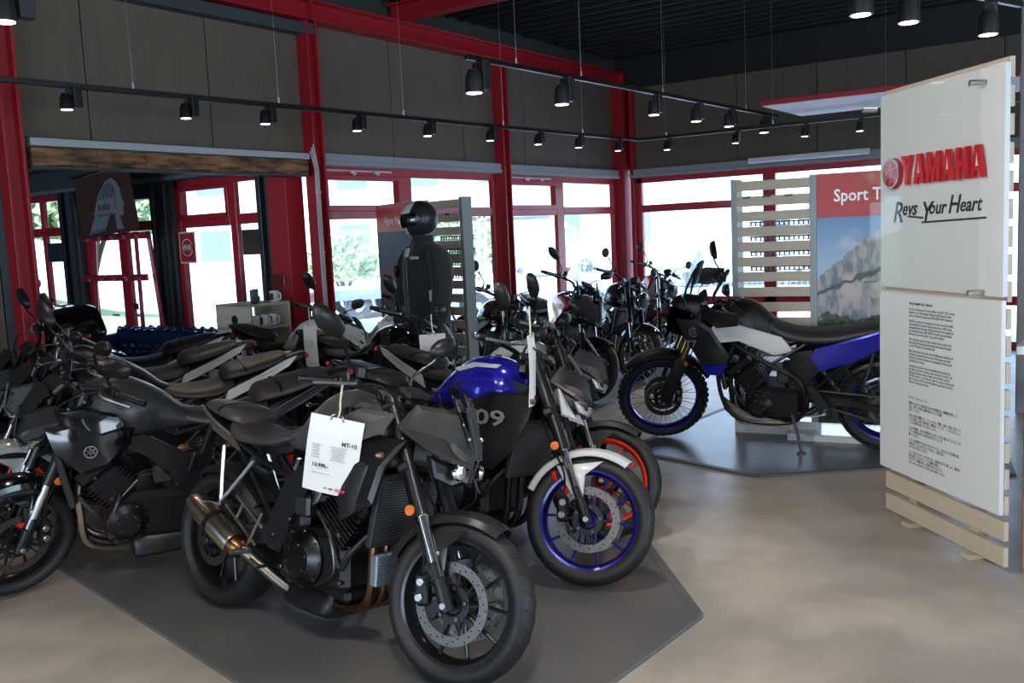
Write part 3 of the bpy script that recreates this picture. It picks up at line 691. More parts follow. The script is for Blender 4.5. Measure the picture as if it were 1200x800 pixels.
    for s1 in (1,-1):
        po = [(1.10,.90), (1.0,.93), (.70,.76), (.56,.66), (.44,.44), (.46,.36), (.54,.35), (.60,.50), (.72,.66), (.98,.82), (1.08,.80)]
        V = []; 
        for yy in (0, 1):
            for a, b in po: V.append((a, s1*((.15 if a < .75 else .15-(a-.75)*.26)-(.03 if yy else 0)), b))
        n = len(po)
        if not g('tubeframe'): fr.add(V, [tuple(range(n)), tuple(n+i for i in range(n))]+[(i, (i+1)%n, n+(i+1)%n, n+i) for i in range(n)])
        fr.tube([(.56, s1*.12, .66), (.30, s1*.11, .72), (0, s1*.09, .84), (-.15, s1*.06, .90)], .013, 8, 4); fr.tube([(.46, s1*.12, .46), (.20, s1*.10, .70), (.05, s1*.09, .82)], .011, 8, 3)
    fr.build('frame', D['frame'], root, ang=30)
    engine(root, D, fine)
    # swingarm, shock, hugger
    sa = MB(); rr = D['rr']
    for s1 in (1,-1):
        sa.beam((.47, s1*.10, .40), (.20, s1*.115, .375), .035, .075, .01); sa.beam((.22, s1*.115, .378), (-.03, s1*.118, rr), .03, .055, .008)
        sa.cyl((0, s1*.10, rr), (0, s1*.145, rr), .022, 12, .003)
    sa.beam((.30,-.11,.40), (.30,.11,.40), .06, .06, .01); sw_ = sa.build('swingarm', g('swm', SBLK), root)
    sh = MB(); p, q = Vector((.30, .0, .42)), Vector((.48, .0, .66)); d = (q-p)
    sh.tube([p+d*(i/56)+Vector((cos(i*.785)*.035*.8, sin(i*.785)*.035, -cos(i*.785)*.035*.6)) for i in range(57)], .006, 6, 1); sh.cyl(p, q, .018, 10)
    sh.build('rear_shock', g('shockm', STL), root)
    if g('hugger', True): hg = MB(); strip(hg, (0,0,rr), rr+.01, D['hr']+.012, 35, 125, 12, skirt=.02); hg.build('rear_hugger', PLAS, sw_)
    ch = MB()
    for a, b in (((.44,.115,.46), (0,.115,rr+.10)), ((.44,.115,.36), (0,.115,rr-.10))): ch.beam(a, b, .014, .016, .003)
    ch.lathe((0,.115,rr), (0,1,0), [(.07,-.003), (.102,-.003), (.102,.003), (.07,.003)], 30, closed=True); ch.build('drive_chain', g('chainm', STL), root)
    # rearsets
    for s1 in (1,-1):
        rs = MB(); 
        if g('rearm') is not ALU: rs.prism([(.50,.50), (.46,.52), (.36,.38), (.33,.28), (.38,.26), (.44,.36)], s1*.155, s1*.175, 'xz')
        if g('rearm') is ALU:
            rs.beam((.40,s1*.165,.36), (.18,s1*.165,.50), .016, .014, .003); rs.beam((.44,s1*.165,.44), (.26,s1*.17,.55), .014, .014, .003); rs.beam((.33,s1*.165,.33), (.44,s1*.17,.50), .014, .014, .003); rs.beam((.25,s1*.165,.44), (.30,s1*.165,.52), .012,.012,.002)
        fp = rs.build('footrest_bracket', g('rearm', SBLK), root)
        MB().tube([(.38, s1*.175, .335), (.375, s1*.27, .34)], [.013,.011], 8, 1).build('foot_peg', ALU, fp)
        pb = MB(); pb.beam((.30,s1*.12,.70), (.13,s1*.16,.50), .022, .016, .004); pb.beam((.06,s1*.11,.74), (.13,s1*.16,.50), .018, .014, .004); pp = pb.build('pillion_bracket', g('rearm', SBLK), root)
        MB().tube([(.13, s1*.16, .49), (.10, s1*.235, .505)], [.011,.010], 8, 1).build('pillion_peg', ALU if fine else SBLK, pp)
        MB().tube([(.37, s1*.18, .31), (.46, s1*.19, .29), (.52, s1*.20, .30), (.52, s1*.245, .30)], .006, 6, 3).build('brake_pedal' if s1 < 0 else 'gear_lever', STL, root)
    exhaust(root, D, fine)
    # side stand : foot rests on the leaned ground plane
    tl = math.tan(R(lean)); sx0 = g('stx', .56)
    fx, fyy = sx0-.09, .30; fz = fyy*tl+.006; ss = MB()
    ss.tube([(sx0, .13, .30), (sx0-.05, .21, .17+.02), (fx, fyy, fz+.01)], .011, 8, 3); ss.cyl((fx, fyy, fz-.004), (fx, fyy, fz+.008), .032, 14, .002)
    ss.build('side_stand', g('standm', STL), root)
    # indicators front
    for s1 in (1,-1):
        ip = g('indp', (L-.30, .17, .80)); indicator(root, (ip[0], s1*(ip[1]-.06), ip[2]), s1, X if g('indx', True) else ident)
    for nm_, mat_, pts, bu in g('panels', []):
        for s1 in (1,-1): MB().pillow([(a, s1*b, c) for a, b, c in pts], bu, .014, (0, s1, 0)).build(nm_, mat_, root, ang=28)
    if D['topcase']:
        tc_ = MB(); tc_.loft([(.30,.25,1.14,.86,5,.1), (.27,.28,1.18,.84,5,.1), (-.15,.28,1.18,.84,5,.1), (-.19,.25,1.14,.88,5,.1)], 24, 3); tcase = tc_.build('top_case', g('casem', SBLK), root, ang=40)
        MB().box((-.19, 0, .98), (.02, .44, .05), .006).build('reflector_strip', GBLK, tcase)
        for s1 in (1,-1): MB().loft([(.25,.09,.72,.42,4,.05,s1*.25), (.20,.11,.75,.38,4,.05,s1*.25), (-.30,.10,.72,.40,4,.05,s1*.25), (-.38,.05,.66,.46,4,.05,s1*.25)], 16, 3).build('side_case', GBLK, root)
    return root

def indicator(parent, p, s1, xf=ident):
    p = Vector(p); m = MB(xf); m.tube([p, p+Vector((0, s1*.045, 0))], .007, 6, 1); o = m.build('indicator', SBLK, parent)
    m = MB(xf); m.sphere(p+Vector((0, s1*.070, 0)), .029, 10, (.55, 1, .5)); m.build('indicator_lens', SMKA, o)

def front_end(root, D, X, P, L, fine):
    f = D['front']; hm = D['headm']; y0 = lambda s1, b: s1*b
    if f == 'mt10':
        fx = X
        c = P(.56, 0, .16)           # face centre
        cx, cz = L-.10, .84
        core = MB(X).loft([(cx-.10,.11,cz+.10,cz-.09,3,.1), (cx+.0,.10,cz+.09,cz-.09,3,.1), (cx+.07,.055,cz+.03,cz-.08,3,.1)]).build('headlight_housing', SBLK, root)
        for s1 in (1,-1):
            m = MB(X); m.pillow([(cx+.10, y0(s1,.012), cz-.06), (cx+.115, y0(s1,.02), cz+.0), (cx+.045, y0(s1,.06), cz+.15), (cx-.10, y0(s1,.13), cz+.16), (cx-.16, y0(s1,.16), cz+.07), (cx-.02, y0(s1,.15), cz+.0), (cx+.06, y0(s1,.10), cz-.04)], .016, .008, (.7, s1*.6, .3)); m.build('front_cowl', hm, core, ang=25)
            m = MB(X); m.pillow([(cx+.095, y0(s1,.02), cz-.06), (cx+.06, y0(s1,.10), cz-.05), (cx-.02, y0(s1,.14), cz-.02), (cx+.0, y0(s1,.13), cz-.10), (cx+.06, y0(s1,.07), cz-.13), (cx+.085, y0(s1,.02), cz-.11)], -.012, .02, (.8, s1*.5, 0)); m.build('lamp_recess', SBLK, core, ang=25)
            m = MB(X); m.lathe((cx+.078, s1*.078, cz-.072), (.9, s1*.35, 0), [(.0,-.02), (.026,-.01), (.031,.006), (.024,.016), (0,.02)], 18); m.build('lamp_lens', LENS, core)
            m = MB(X); m.pillow([(cx+.10, y0(s1,.016), cz+.02), (cx+.10, y0(s1,.055), cz+.02), (cx+.02, y0(s1,.08), cz+.20), (cx-.02, y0(s1,.05), cz+.24), (cx+.0, y0(s1,.012), cz+.235)], .004, .004, (.8, 0, .5)); m.build('wind_deflector', GBLK, core, ang=20)
            bt = MB(X)
            for q in ((.065,.055,.10), (.095,.047,.05)): bt.cyl((cx+q[0]-.02, s1*q[1], cz+q[2]-.01), (cx+q[0]+.0, s1*q[1], cz+q[2]+.006), .008, 8, .002)
            bt.build('cowl_bolt', ALU, core)
        MB(X).pillow([(cx+.118, -.022, cz-.02), (cx+.118, .022, cz-.02), (cx+.06, .03, cz+.17), (cx+.06, -.03, cz+.17)], .006, .01, (.9, 0, .4)).build('centre_strip', DGRY, core)
    elif f == 'mt':                  # compact twin-eye mask of the middleweight nakeds
        cx, cz = L-.12, .86
        core = MB(X).loft([(cx-.10,.09,cz+.08,cz-.09,3,.1), (cx,.085,cz+.06,cz-.08,3,.1), (cx+.06,.05,cz+.01,cz-.07,3,.1)]).build('headlight_housing', PLAS, root)
        for s1 in (1,-1):
            MB(X).pillow([(cx+.08, y0(s1,.01), cz-.03), (cx+.04, y0(s1,.035), cz+.10), (cx-.08, y0(s1,.10), cz+.13), (cx-.12, y0(s1,.125), cz+.05), (cx+.0, y0(s1,.11), cz-.01), (cx+.06, y0(s1,.06), cz-.05)], .012, .008, (.8, s1*.5, .4)).build('front_cowl', hm, core, ang=25)
            MB(X).pillow([(cx+.075, y0(s1,.015), cz-.045), (cx+.045, y0(s1,.075), cz-.03), (cx+.0, y0(s1,.10), cz-.03), (cx+.02, y0(s1,.07), cz-.075), (cx+.06, y0(s1,.02), cz-.085)], .006, .02, (.9, s1*.3, 0)).build('lamp_lens', LENS, core, ang=20)
            MB(X).pillow([(cx-.09, y0(s1,.11), cz+.05), (cx-.02, y0(s1,.125), cz-.05), (cx+.03, y0(s1,.09), cz-.12), (cx-.05, y0(s1,.10), cz-.10)], .008, .008, (.3, s1, 0)).build('side_cowl', D['lgm'] if 'lgm' in D else hm, core, ang=25)
        MB(X).pillow([(cx+.05, -.05, cz+.06), (cx+.05, .05, cz+.06), (cx-.06, .07, cz+.19), (cx-.07, 0, cz+.205), (cx-.06, -.07, cz+.19)], .006, .004, (.9, 0, .4)).build('fly_screen', SMK if D.get('smk') else PLAS, core)
    elif f == 'round':
        hx, hz = D.get('hl', (L-.115, .87)); r = D.get('hlr', .088)
        core = MB(X).lathe((hx-.085, 0, hz), (1,0,-.05), [(.0,-.03), (r*.5,-.025), (r*.85,.02), (r,.07), (r,.085), (r*.93,.088)], 24).build('headlight_housing', D['hhm'] if 'hhm' in D else GBLK, root)
        MB(X).lathe((hx-.085, 0, hz), (1,0,-.05), [(0,.045), (r*.5,.055), (r*.9,.08)], 24).build('lamp_reflector', LENS, core)
        MB(X).lathe((hx-.085, 0, hz), (1,0,-.05), [(r*.9,.082), (r,.088), (r*1.03,.08), (r,.07)], 24, closed=True).build('chrome_rim', CHR, core)
        MB(X).lathe((hx-.085, 0, hz), (1,0,-.05), [(0,.098), (r*.5,.095), (r*.92,.084)], 24).build('lamp_lens', GLS, core)
        for s1 in (1,-1): MB(X).beam((hx-.06, s1*r*.9, hz), P(.60, s1*.10), .012, .03, .003).build('headlight_bracket', SBLK, core)
    elif f == 'tourer':              # frame mounted half fairing and screen
        cx, cz = L-.08, .84
        core = MB().loft([(cx-.28,.17,cz+.08,cz-.10,3,.1), (cx-.12,.165,cz+.10,cz-.12,3,.1), (cx+.02,.12,cz+.05,cz-.12,3,.15), (cx+.12,.03,cz-.04,cz-.12,3,.1)]).build('nose_fairing', SBLK, root)
        for s1 in (1,-1):
            MB().pillow([(cx+.15, s1*.006, cz-.07), (cx+.10, s1*.012, cz+.05), (cx-.02, s1*.07, cz+.18), (cx-.16, s1*.16, cz+.16), (cx-.20, s1*.185, cz+.08), (cx-.02, s1*.15, cz+.01), (cx+.08, s1*.08, cz-.05)], .018, .008, (.6, s1*.6, .5)).build('front_cowl', D['headm'], core, ang=22)
            MB().pillow([(cx+.12, s1*.02, cz-.085), (cx+.05, s1*.11, cz-.035), (cx-.03, s1*.15, cz-.03), (cx+.0, s1*.13, cz-.07), (cx+.08, s1*.05, cz-.12)], .006, .02, (.9, s1*.4, 0)).build('lamp_lens', LENS, core, ang=20)
        V = []; F = []
        for i in range(7):
            t = i/6
            for j in range(9):
                a = (j/8*2-1)*(1-.42*t*t); V.append((cx+.02-.22*t-.13*a*a, a*.165, cz+.13+.34*t))
        V += [(v[0]-.004, v[1], v[2]-.002) for v in V]
        for i in range(6):
            for j in range(8):
                k = i*9+j; F += [(k, k+1, k+10, k+9), (63+k, 63+k+9, 63+k+10, 63+k+1)]
        MB().add(V, F).build('windscreen', CSCR, core, ang=60)
        for s1 in (1,-1): MB().tube([(cx-.12, s1*.11, cz+.10), (cx-.20, s1*.11, cz+.30)], .008, 6, 1).build('screen_bracket', PLAS, core)
    elif f == 'rally':
        cx, cz = L-.20, 1.02
        core = MB().loft([(cx-.16,.08,cz+.10,cz-.10,3,.1), (cx-.02,.10,cz+.12,cz-.12,3,.1), (cx+.06,.085,cz+.10,cz-.11,3,.1)]).build('headlight_housing', PLAS, root)
        for s1 in (1,-1):
            for dz in (-.05, .045): MB().lathe((cx+.05, s1*.042, cz+dz), (1,0,0), [(0,0), (.034,.002), (.037,.02), (.03,.028), (0,.032)], 18).build('lamp_lens', LENS, core)
            MB().pillow([(cx+.11, s1*.10, cz-.13), (cx+.06, s1*.115, cz+.06), (cx-.10, s1*.16, cz+.02), (cx-.20, s1*.18, cz-.10), (cx-.10, s1*.165, cz-.18)], .01, .006, (.2, s1, 0)).build('side_screen', SMK, core, ang=20)
            MB().tube([(cx-.14, s1*.10, cz-.06), (cx-.04, s1*.10, cz+.10), (cx-.14, s1*.09, cz+.33)], .009, 6, 3).build('cockpit_tube', SBLK, core)
            MB(X).pillow([(1.28, s1*.33, 1.20), (1.17, s1*.44, 1.19), (1.03, s1*.46, 1.16), (1.04, s1*.45, 1.06), (1.18, s1*.43, 1.05), (1.28, s1*.34, 1.12)], .02, .006, (.7, s1, 0)).build('hand_guard', PLAS, root)
        V = []; F = []
        for i in range(7):
            t = i/6
            for j in range(7):
                a = (j/6*2-1); V.append((cx+.11-.24*t-.07*a*a, a*(.115-.02*t), cz-.15+.60*t))
        V += [(v[0]-.004, v[1], v[2]-.002) for v in V]
        for i in range(6):
            for j in range(6):
                k = i*7+j; F += [(k, k+1, k+8, k+7), (49+k, 49+k+7, 49+k+8, 49+k+1)]
        MB().add(V, F).build('windscreen', CSCR, core, ang=60)
        MB().box((cx-.13, 0, cz+.28), (.03, .13, .17), .01, (0, R(-20), 0)).build('display_unit', PLAS, core)
        MB().pillow([(cx+.10,-.09,cz-.12), (cx+.10,.09,cz-.12), (cx+.16,.03,cz-.20), (cx+.16,-.03,cz-.20)], .01, .03, (1,0,.3)).build('nose_cowl', PLAS, core)

def engine(root, D, fine):
    em = D['eng']; e = MB()
    e.box((.74,0,.36), (.40,.30,.24), .03, (0, R(-4), 0)); e.box((.55,0,.46), (.22,.25,.20), .03); e.box((.76,0,.235), (.30,.20,.07), .02)
    en = e.build('engine_block', em, root)
    c = MB(); tl = R(38); rot = (0, tl, 0); ax = Vector((sin(tl), 0, cos(tl))); b0 = Vector((.83,0,.46))
    c.box(b0+ax*.10, (.17,.30,.16), .012, rot); c.box(b0+ax*.225, (.19,.33,.07), .014, rot); c.box(b0+ax*.28, (.15,.27,.05), .02, rot)
    for i in range(7): c.box(b0+ax*(.035+i*.02), (.20,.325,.006), .001, rot)
    c.build('cylinder_block', ENGG if D.get('fins') else em, en)
    for s1 in (1,-1):
        k = MB(); cc = Vector((.70 if s1 < 0 else .84, s1*.145, .36 if s1 < 0 else .35)); r = .105 if s1 < 0 else .085
        k.lathe(cc, (0,s1,0), [(r+.012,0), (r+.012,.018), (r,.032), (r*.72,.046), (r*.68,.05), (r*.3,.052), (0,.052)], 26); cv = k.build('clutch_cover' if s1 < 0 else 'alternator_cover', D.get('cov', em), en)
        b = MB()
        for i in range(6):
            a = 2*pi*i/6+.3; p = cc+Vector((cos(a)*r*.55, s1*.047, sin(a)*r*.55)); b.cyl(p, p+Vector((0, s1*.008, 0)), .0055, 6, .001)
        for i in range(9):
            a = 2*pi*i/9; p = cc+Vector((cos(a)*(r+.004), s1*.018, sin(a)*(r+.004))); b.cyl(p, p+Vector((0, s1*.012, 0)), .0068, 6, .001)
        for q in ((.60,.50), (.50,.42), (.92,.30), (.56,.30), (.90,.48), (.97,.60), (1.02,.68)): b.cyl((q[0], s1*.12, q[1]), (q[0], s1*.162, q[1]), .010, 8, .002)
        b.build('cover_bolt', STL, cv)
        MB().tube([(1.04, s1*.13, .50), (.98, s1*.17, .42), (.93, s1*.165, .36), (.86, s1*.17, .50)], .012, 8, 4).build('coolant_hose', PLAS, en)
        if fine:
            MB().tube([(.78, s1*.16, .56), (.88, s1*.175, .46), (.90, s1*.17, .34), (.80, s1*.165, .27)], .006, 6, 4).build('pipe', STL, en)
            MB().box((.66, s1*.12, .56), (.09,.06,.09), .012).build('throttle_body', ENGG, en)
            k = MB(); k.lathe((.985, s1*.16, .70), (0,s1,0), [(.03,0), (.03,.012), (.02,.016), (0,.016)], 14); k.build('engine_mount', ENGG, en)
    r_ = MB(); r_.box((1.095,0,.60), (.03,.33,.28), .006, (0, R(10), 0)); rd = r_.build('radiator', RAD, root)
    f = MB()
    for i in range(20): f.box((1.0925+.0018*(10-i)*-1*.9*-1*.0+.0, 0, .60), (.001,.001,.001), 0)
    f = MB()
    for i in range(22):
        z = .485+i*.0108; f.box((1.095+(z-.60)*math.tan(R(10))+.0165, 0, z), (.004,.30,.0035), 0)
    f.build('radiator_fin', M('fin_grey', (.10,.10,.105), .4, metal=.6), rd)
    if D['oil']:
        o = MB(); o.box((1.07,-.0,.37), (.035,.25,.12), .005); oc = o.build('oil_cooler', OILC, root)
        f = MB()
        for i in range(9): f.box((1.089,0,.32+i*.0125), (.006,.24,.005), 0)
        f.build('cooler_fin', M('fin_blue', (.35,.42,.50), .35, metal=.8), oc)

def exhaust(root, D, fine):
    n = D.get('ncyl', 3); h = MB()
    for i in range(n):
        y = (i-(n-1)/2)*(.20/(n-1))
        h.tube([(.97,y,.63), (1.035,y,.56), (1.04,y,.40), (1.02,y*.9,.25), (.90,y*.7,.185), (.72,y*.4-.02,.18)], .0185, 10, 5)
    ex = h.build('exhaust_header', D['header'], root)
    mk = D['muffler']
    if mk == 'belly':
        MB().loft([(.82,.10,.24,.13,4), (.78,.13,.26,.12,4), (.52,.13,.26,.13,4), (.44,.10,.25,.15,4)], 18, 3).build('muffler', D['mufm'], ex)
        MB().tube([(.50,-.10,.20), (.40,-.15,.22), (.34,-.17,.24)], [.03,.03,.034], 12, 3).build('tail_pipe', STL, ex)
    elif mk == 'sport':              # slip-on silencer
        MB().tube([(.74,-.02,.18), (.55,-.08,.19), (.42,-.14,.27), (.34,-.185,.335)], [.03,.028,.027,.03], 12, 5).build('link_pipe', STL, ex)
        MB().loft([(.82,.10,.24,.13,4), (.78,.12,.25,.12,4), (.56,.11,.25,.13,4), (.50,.08,.24,.15,4)], 18, 3).build('collector_box', SBLK, ex)
        p, q = Vector((.33,-.19,.33)), Vector((.01,-.215,.50)); d = (q-p).normalized(); Lm = (q-p).length
        sl = MB(); sl.lathe(p, d, [(.030,0), (.050,.04), (.054,.06), (.056,Lm-.05), (.050,Lm-.02), (.040,Lm), (.034,Lm), (.034,Lm-.03), (0,Lm-.03)], 22)
        so = sl.build('silencer', D['mufm'], ex); MB().lathe(p, d, [(.0305,-.012), (.040,.0), (.0515,.042), (.0505,.05)], 22).build('end_cone', BRZ, so)
        MB().lathe(p, d, [(.0575,Lm*.52), (.0585,Lm*.52), (.0585,Lm*.58), (.0575,Lm*.58)], 22, closed=True).build('clamp_band', SBLK, so)
    elif mk == 'side':
        MB().tube([(.74,-.02,.18), (.52,-.10,.22), (.42,-.16,.30)], .026, 12, 4).build('link_pipe', STL, ex)
        MB().tube([(.44,-.165,.29), (.38,-.18,.32), (-.02,-.20,.50), (-.08,-.20,.53)], [.03,.05,.052,.038], 18, 1).build('silencer', D['mufm'], ex)
# ---------------------------------------------------------------- white brand sign on a slatted stand
OAK = M('pale_oak', (.60,.50,.375), .55, noise_=(3,(.55,.45,.33),4,(1,1,14)))
OAKE = M('oak_end', (.52,.40,.29), .6)
PANW = M('white_panel', (.74,.75,.74), .35)
p0 = Vector((5.418,-7.136,0)); dS = Vector((.694,-.72,0)).normalized(); nS = Vector((-dS.y*-1*-1, dS.x, 0)); nS = Vector((dS.y, -dS.x, 0))   # faces the camera
sa_ = math.atan2(dS.y, dS.x)
sg = empty('brand_sign', p0, (0,0,sa_)); tag(sg, 'tall white sign with raised red lettering over a printed panel on pale slats', 'sign')
# local frame: x along width, -y towards camera, z up
for i in range(19):
    MB().box((.485,.012,.085+i*.12), (.97,.024,.09), .002).build('slat', OAK, sg)
for x in (.22,.72): MB().box((x,.05,1.14), (.07,.05,2.2), .003).build('upright', OAK, sg)
for x in (.22,.72): MB().box((x,.06,.012), (.07,.16,.024), .003).build('foot', OAK, sg)
up = MB().box((.485,-.013,1.765), (.985,.022,1.0), .002).build('upper_panel', PANW, sg)
MB().box((.93,-.03,1.765), (.11,.008,1.0), .001).build('edge_band', M('white_panel_bright', (.72,.73,.73), .4), up)
lo = MB().box((.475,-.013,.765), (.985,.022,.965), .002).build('lower_panel', PANW, sg)
ac = MB().box((.40,-.085,1.75), (.98,.008,1.01), .001).build('acrylic_sheet', ACR, sg)
for x, z in ((-.045,2.20), (.845,2.20), (-.045,1.30), (.845,1.28)):
    MB().cyl((x,-.024,z), (x,-.105,z), .012, 14, .002).build('standoff', ALU, sg)
# lettering
RL = M('red_acrylic_letter', (.62,.012,.02), .25, coat=.5)
def letters(word, x0, z0, w, h, gap, y0, y1, par):
    x = x0
    for chx in word:
        t = w*.30; lw = w*(1.18 if chx == 'M' else 1)
        if chx == 'Y': P = [[(0,1),(t,1),(lw/2,.62),(lw-t,1),(lw,1),(lw/2+t/2,.42),(lw/2+t/2,0),(lw/2-t/2,0),(lw/2-t/2,.42)]]
        elif chx == 'A': P = [[(lw*.33,1),(lw*.67,1),(lw,0),(lw-t,0),(lw-t*1.12,.20),(t*1.12,.20),(t,0),(0,0)]]
        elif chx == 'M': P = [[(0,0),(0,1),(t*1.1,1),(lw/2,.42),(lw-t*1.1,1),(lw,1),(lw,0),(lw-t,0),(lw-t,.55),(lw/2+t*.2,.02),(lw/2-t*.2,.02),(t,.55),(t,0)]]
        elif chx == 'H': P = [[(0,0),(0,1),(t,1),(t,.60),(lw-t,.60),(lw-t,1),(lw,1),(lw,0),(lw-t,0),(lw-t,.38),(t,.38),(t,0)]]
        m = MB()
        for q in P: m.prism([(x+a, z0+b*h) for a, b in q], y0, y1, 'xz')
        o = m.build('letter_%s' % chx.lower(), RL, par, smooth=False)
        if chx == 'A': MB().prism([(x+lw*.42, z0+h*.36), (x+lw*.58, z0+h*.36), (x+lw*.5, z0+h*.74)], y0-.0012, y0-.0002, 'xz').build('letter_counter', PANW, o, smooth=False)
        x += lw+gap
letters('YAMAHA', .228, 1.79, .092, .145, .015, -.052, -.036, sg)
em = MB(); em.lathe((.135,-.03,1.855), (0,-1,0), [(0,0),(.078,0),(.078,.020),(.062,.022)], 40); ed = em.build('emblem_disc', M('red_emblem', (.50,.012,.02), .7), sg)
MB().cyl((.135,-.048,1.855), (.135,-.0525,1.855), .066, 36).build('emblem_face', M('red_emblem'), ed)
emblem(ed, (.135,-.053,1.855), -1, .078, M('emblem_silver', (.60,.60,.58), .3, metal=.8))
mw = lambda x, z, y=-.0256: Matrix.Translation((x, y, z)) @ Matrix.Rotation(pi/2, 4, 'X')
for body, x, z, s_ in (('R',.110,1.605,.15), ('evs',.195,1.64,.10), ('Y',.355,1.60,.145), ('our',.425,1.64,.093), ('H',.578,1.64,.12), ('eart',.665,1.645,.095)):
    text('slogan_letters', body, s_, INK, sg, mw(x, z), off=.0018, shear=.28)
m = MB(); m.beam((.25,-.027,1.633), (.385,-.027,1.622), .009, .0015, 0, up=(0,1,0)); m.beam((.37,-.027,1.60), (.86,-.027,1.612), .009, .0015, 0, up=(0,1,0)); m.build('slogan_underline', INK, sg)
GER = [('WILLKOMMEN BEI YAMAHA',1), None,
 'Seit der Gründung der Yamaha Motor im Jahr 1955, damals','bekannt ist er für die wichtigen Anfänge, begriff unserer Kunden','etwas zu erreichen, das in Japan unter dem Begriff KANDO bekannt ist.', None,
 'KANDO verspricht in der japanischen Sprache das tiefste Gefühl','Zufriedenheit und intensiver Begeisterung, die man erfährt, wenn','außergewöhnliche Leistungen und ein besonders hohe Qualität auf','ihre Übergabe Leistung trifft. KANDO sorgt für unvergleichliche','Momente, die Ihnen jeden Tag positiv erfüllen.', None,
 'Wir möchten, dass Sie dieses Gefühl teilen und bei der','Nutzung dieser Produkte bereichern, diesen einen Lebensstil zu finden,','unsere Wünsche und Leidenschaft.', None,
 'Alles, was Sie hören oder sehen, wird von Menschen entwickelt und','produziert, die einfach Freude an ihrer Arbeit haben, und dieser','Anspruch ist für diese Produkte eine unvergängliche Erfahrung und','Leidenschaft werden.', None,
 'Ganz gleich, ob Sie hier sind, ein neues Motorrad zu kaufen, die','passende zur Fahrt zu nutzen, oder das beste Zubehör, die','Leistung, Profession zu finden, welche, wie wir hoffen, dass Sie','KANDO spüren – und dass wir, dass Sie unsere Leidenschaft','Revs Your Heart, Ihr Herz über Begeisterung erfahren und Ihre','Motorrad bringen werden.']
JAP = ['ヤマハワールドへようこそ', None,'創業者であるヤマハ株式会社は1955年の創業以来、感動創造企業として','以来、世界でお客様に感動を届けることを目標に','努力しています。', None,
 '日本の言葉で感動とは、ハイレベルの、興奮、品質、性能に出会った','ときに感じる深い満足感、興奮のことです。そのすばらしい','ことをお客様に届けたいと考えています。', None,
 '人々の情熱、自分の趣味のために人生を豊かにするような','ヤマハの製品があなたの毎日を豊かにすることを','願っています。', None,
 'ヤマハの情熱が生み出すものすべてを、自分たちの仕事を愛し','仕事を楽しむ人々の手によって作られ、品質の高い','ものであると信じています。', None,
 'ここであなたのバイクを見つけ、最高の走りを楽しみ、最高の','喜びを感じていただき、そして感動を体験し、','そのすべての瞬間に新しい発見がありますように、','心から Revs Your Heart という思いを込めて願っています。']
z = 1.185
for ln in GER:
    if ln is None: z -= .011; continue
    hd_ = isinstance(ln, tuple); s_ = .0185
    text('printed_heading' if hd_ else 'printed_line', ln[0] if hd_ else ln, s_, INK, lo, Matrix.Translation((.26,-.0246,z)) @ Matrix.Rotation(pi/2, 4, 'X') @ Matrix.Diagonal((.43/(len(ln)*s_*.50) if (not hd_ and len(ln) > 50) else .86, 1, 1, 1)), ext=.0002, off=.0004 if hd_ else .0001); z -= .0165
z = .70
for ln in JAP:
    if ln is None: z -= .011; continue
    s_ = .0175
    text('printed_line', ln, s_, INK, lo, Matrix.Translation((.26,-.0246,z)) @ Matrix.Rotation(pi/2, 4, 'X') @ Matrix.Diagonal((.43/(len(ln)*s_) if len(ln) > 25 else .75, 1, 1, 1)), ext=.0002, off=.0001); z -= .0178
# reception counter behind the sign
ct = empty('counter', (6.77,-7.30,0)); tag(ct, 'brown reception counter with a white top behind the white sign', 'counter')
MB().box((0,0,.50), (1.24,.88,1.0), .004).build('counter_body', M('brown_laminate', (.32,.17,.09), .5), ct); MB().box((0,0,1.02), (1.30,.93,.04), .004).build('worktop', WHT, ct)

# ---------------------------------------------------------------- slatted product walls with posters
FRG = M('rack_frame_grey', (.34,.37,.36), .45)
def slat_wall(loc, ang, label, poster_label, n=17, H=1.97, ud=.20):
    r = empty('slatted_display', loc, (0,0,ang)); tag(r, label, 'display rack')
    for x in (.02,.60): MB().box((x,ud*.45,H/2), (.045,ud,H), .003).build('upright', FRG, r)
    for i in range(n): MB().box((.31,.0,H-.055-i*.115), (.535,.022,.072), .002).build('slat', OAK, r)
    for k in (1,2,3,4,5):          # perforated hook strips between the upper slats
        z = H-.055-k*.115-.0575+ (0 if k > 1 else 0)
        if k > 1:
            m = MB(); m.box((.33,.17,z+.012), (.46,.006,.012), 0); m.box((.33,.17,z-.016), (.46,.006,.006), 0)
            for q in range(13): m.box((.11+q*.036,.17,z-.002), (.012,.006,.024), 0)
            m.build('perforated_strip', ENGG, r)
    for x in (.12,.27,.43): MB().box((x,-.014,H-.055-.115+.03), (.06,.008,.016), .001).build('price_rail', ENGG, r)
    MB().box((.31,.09,.06), (.62,.22,.12), .004).build('base', WHT, r)
    return r
r1 = slat_wall((3.90,-5.49,0), math.atan2(.09,.59), 'slatted oak display wall standing behind the blue adventure motorcycle', '')
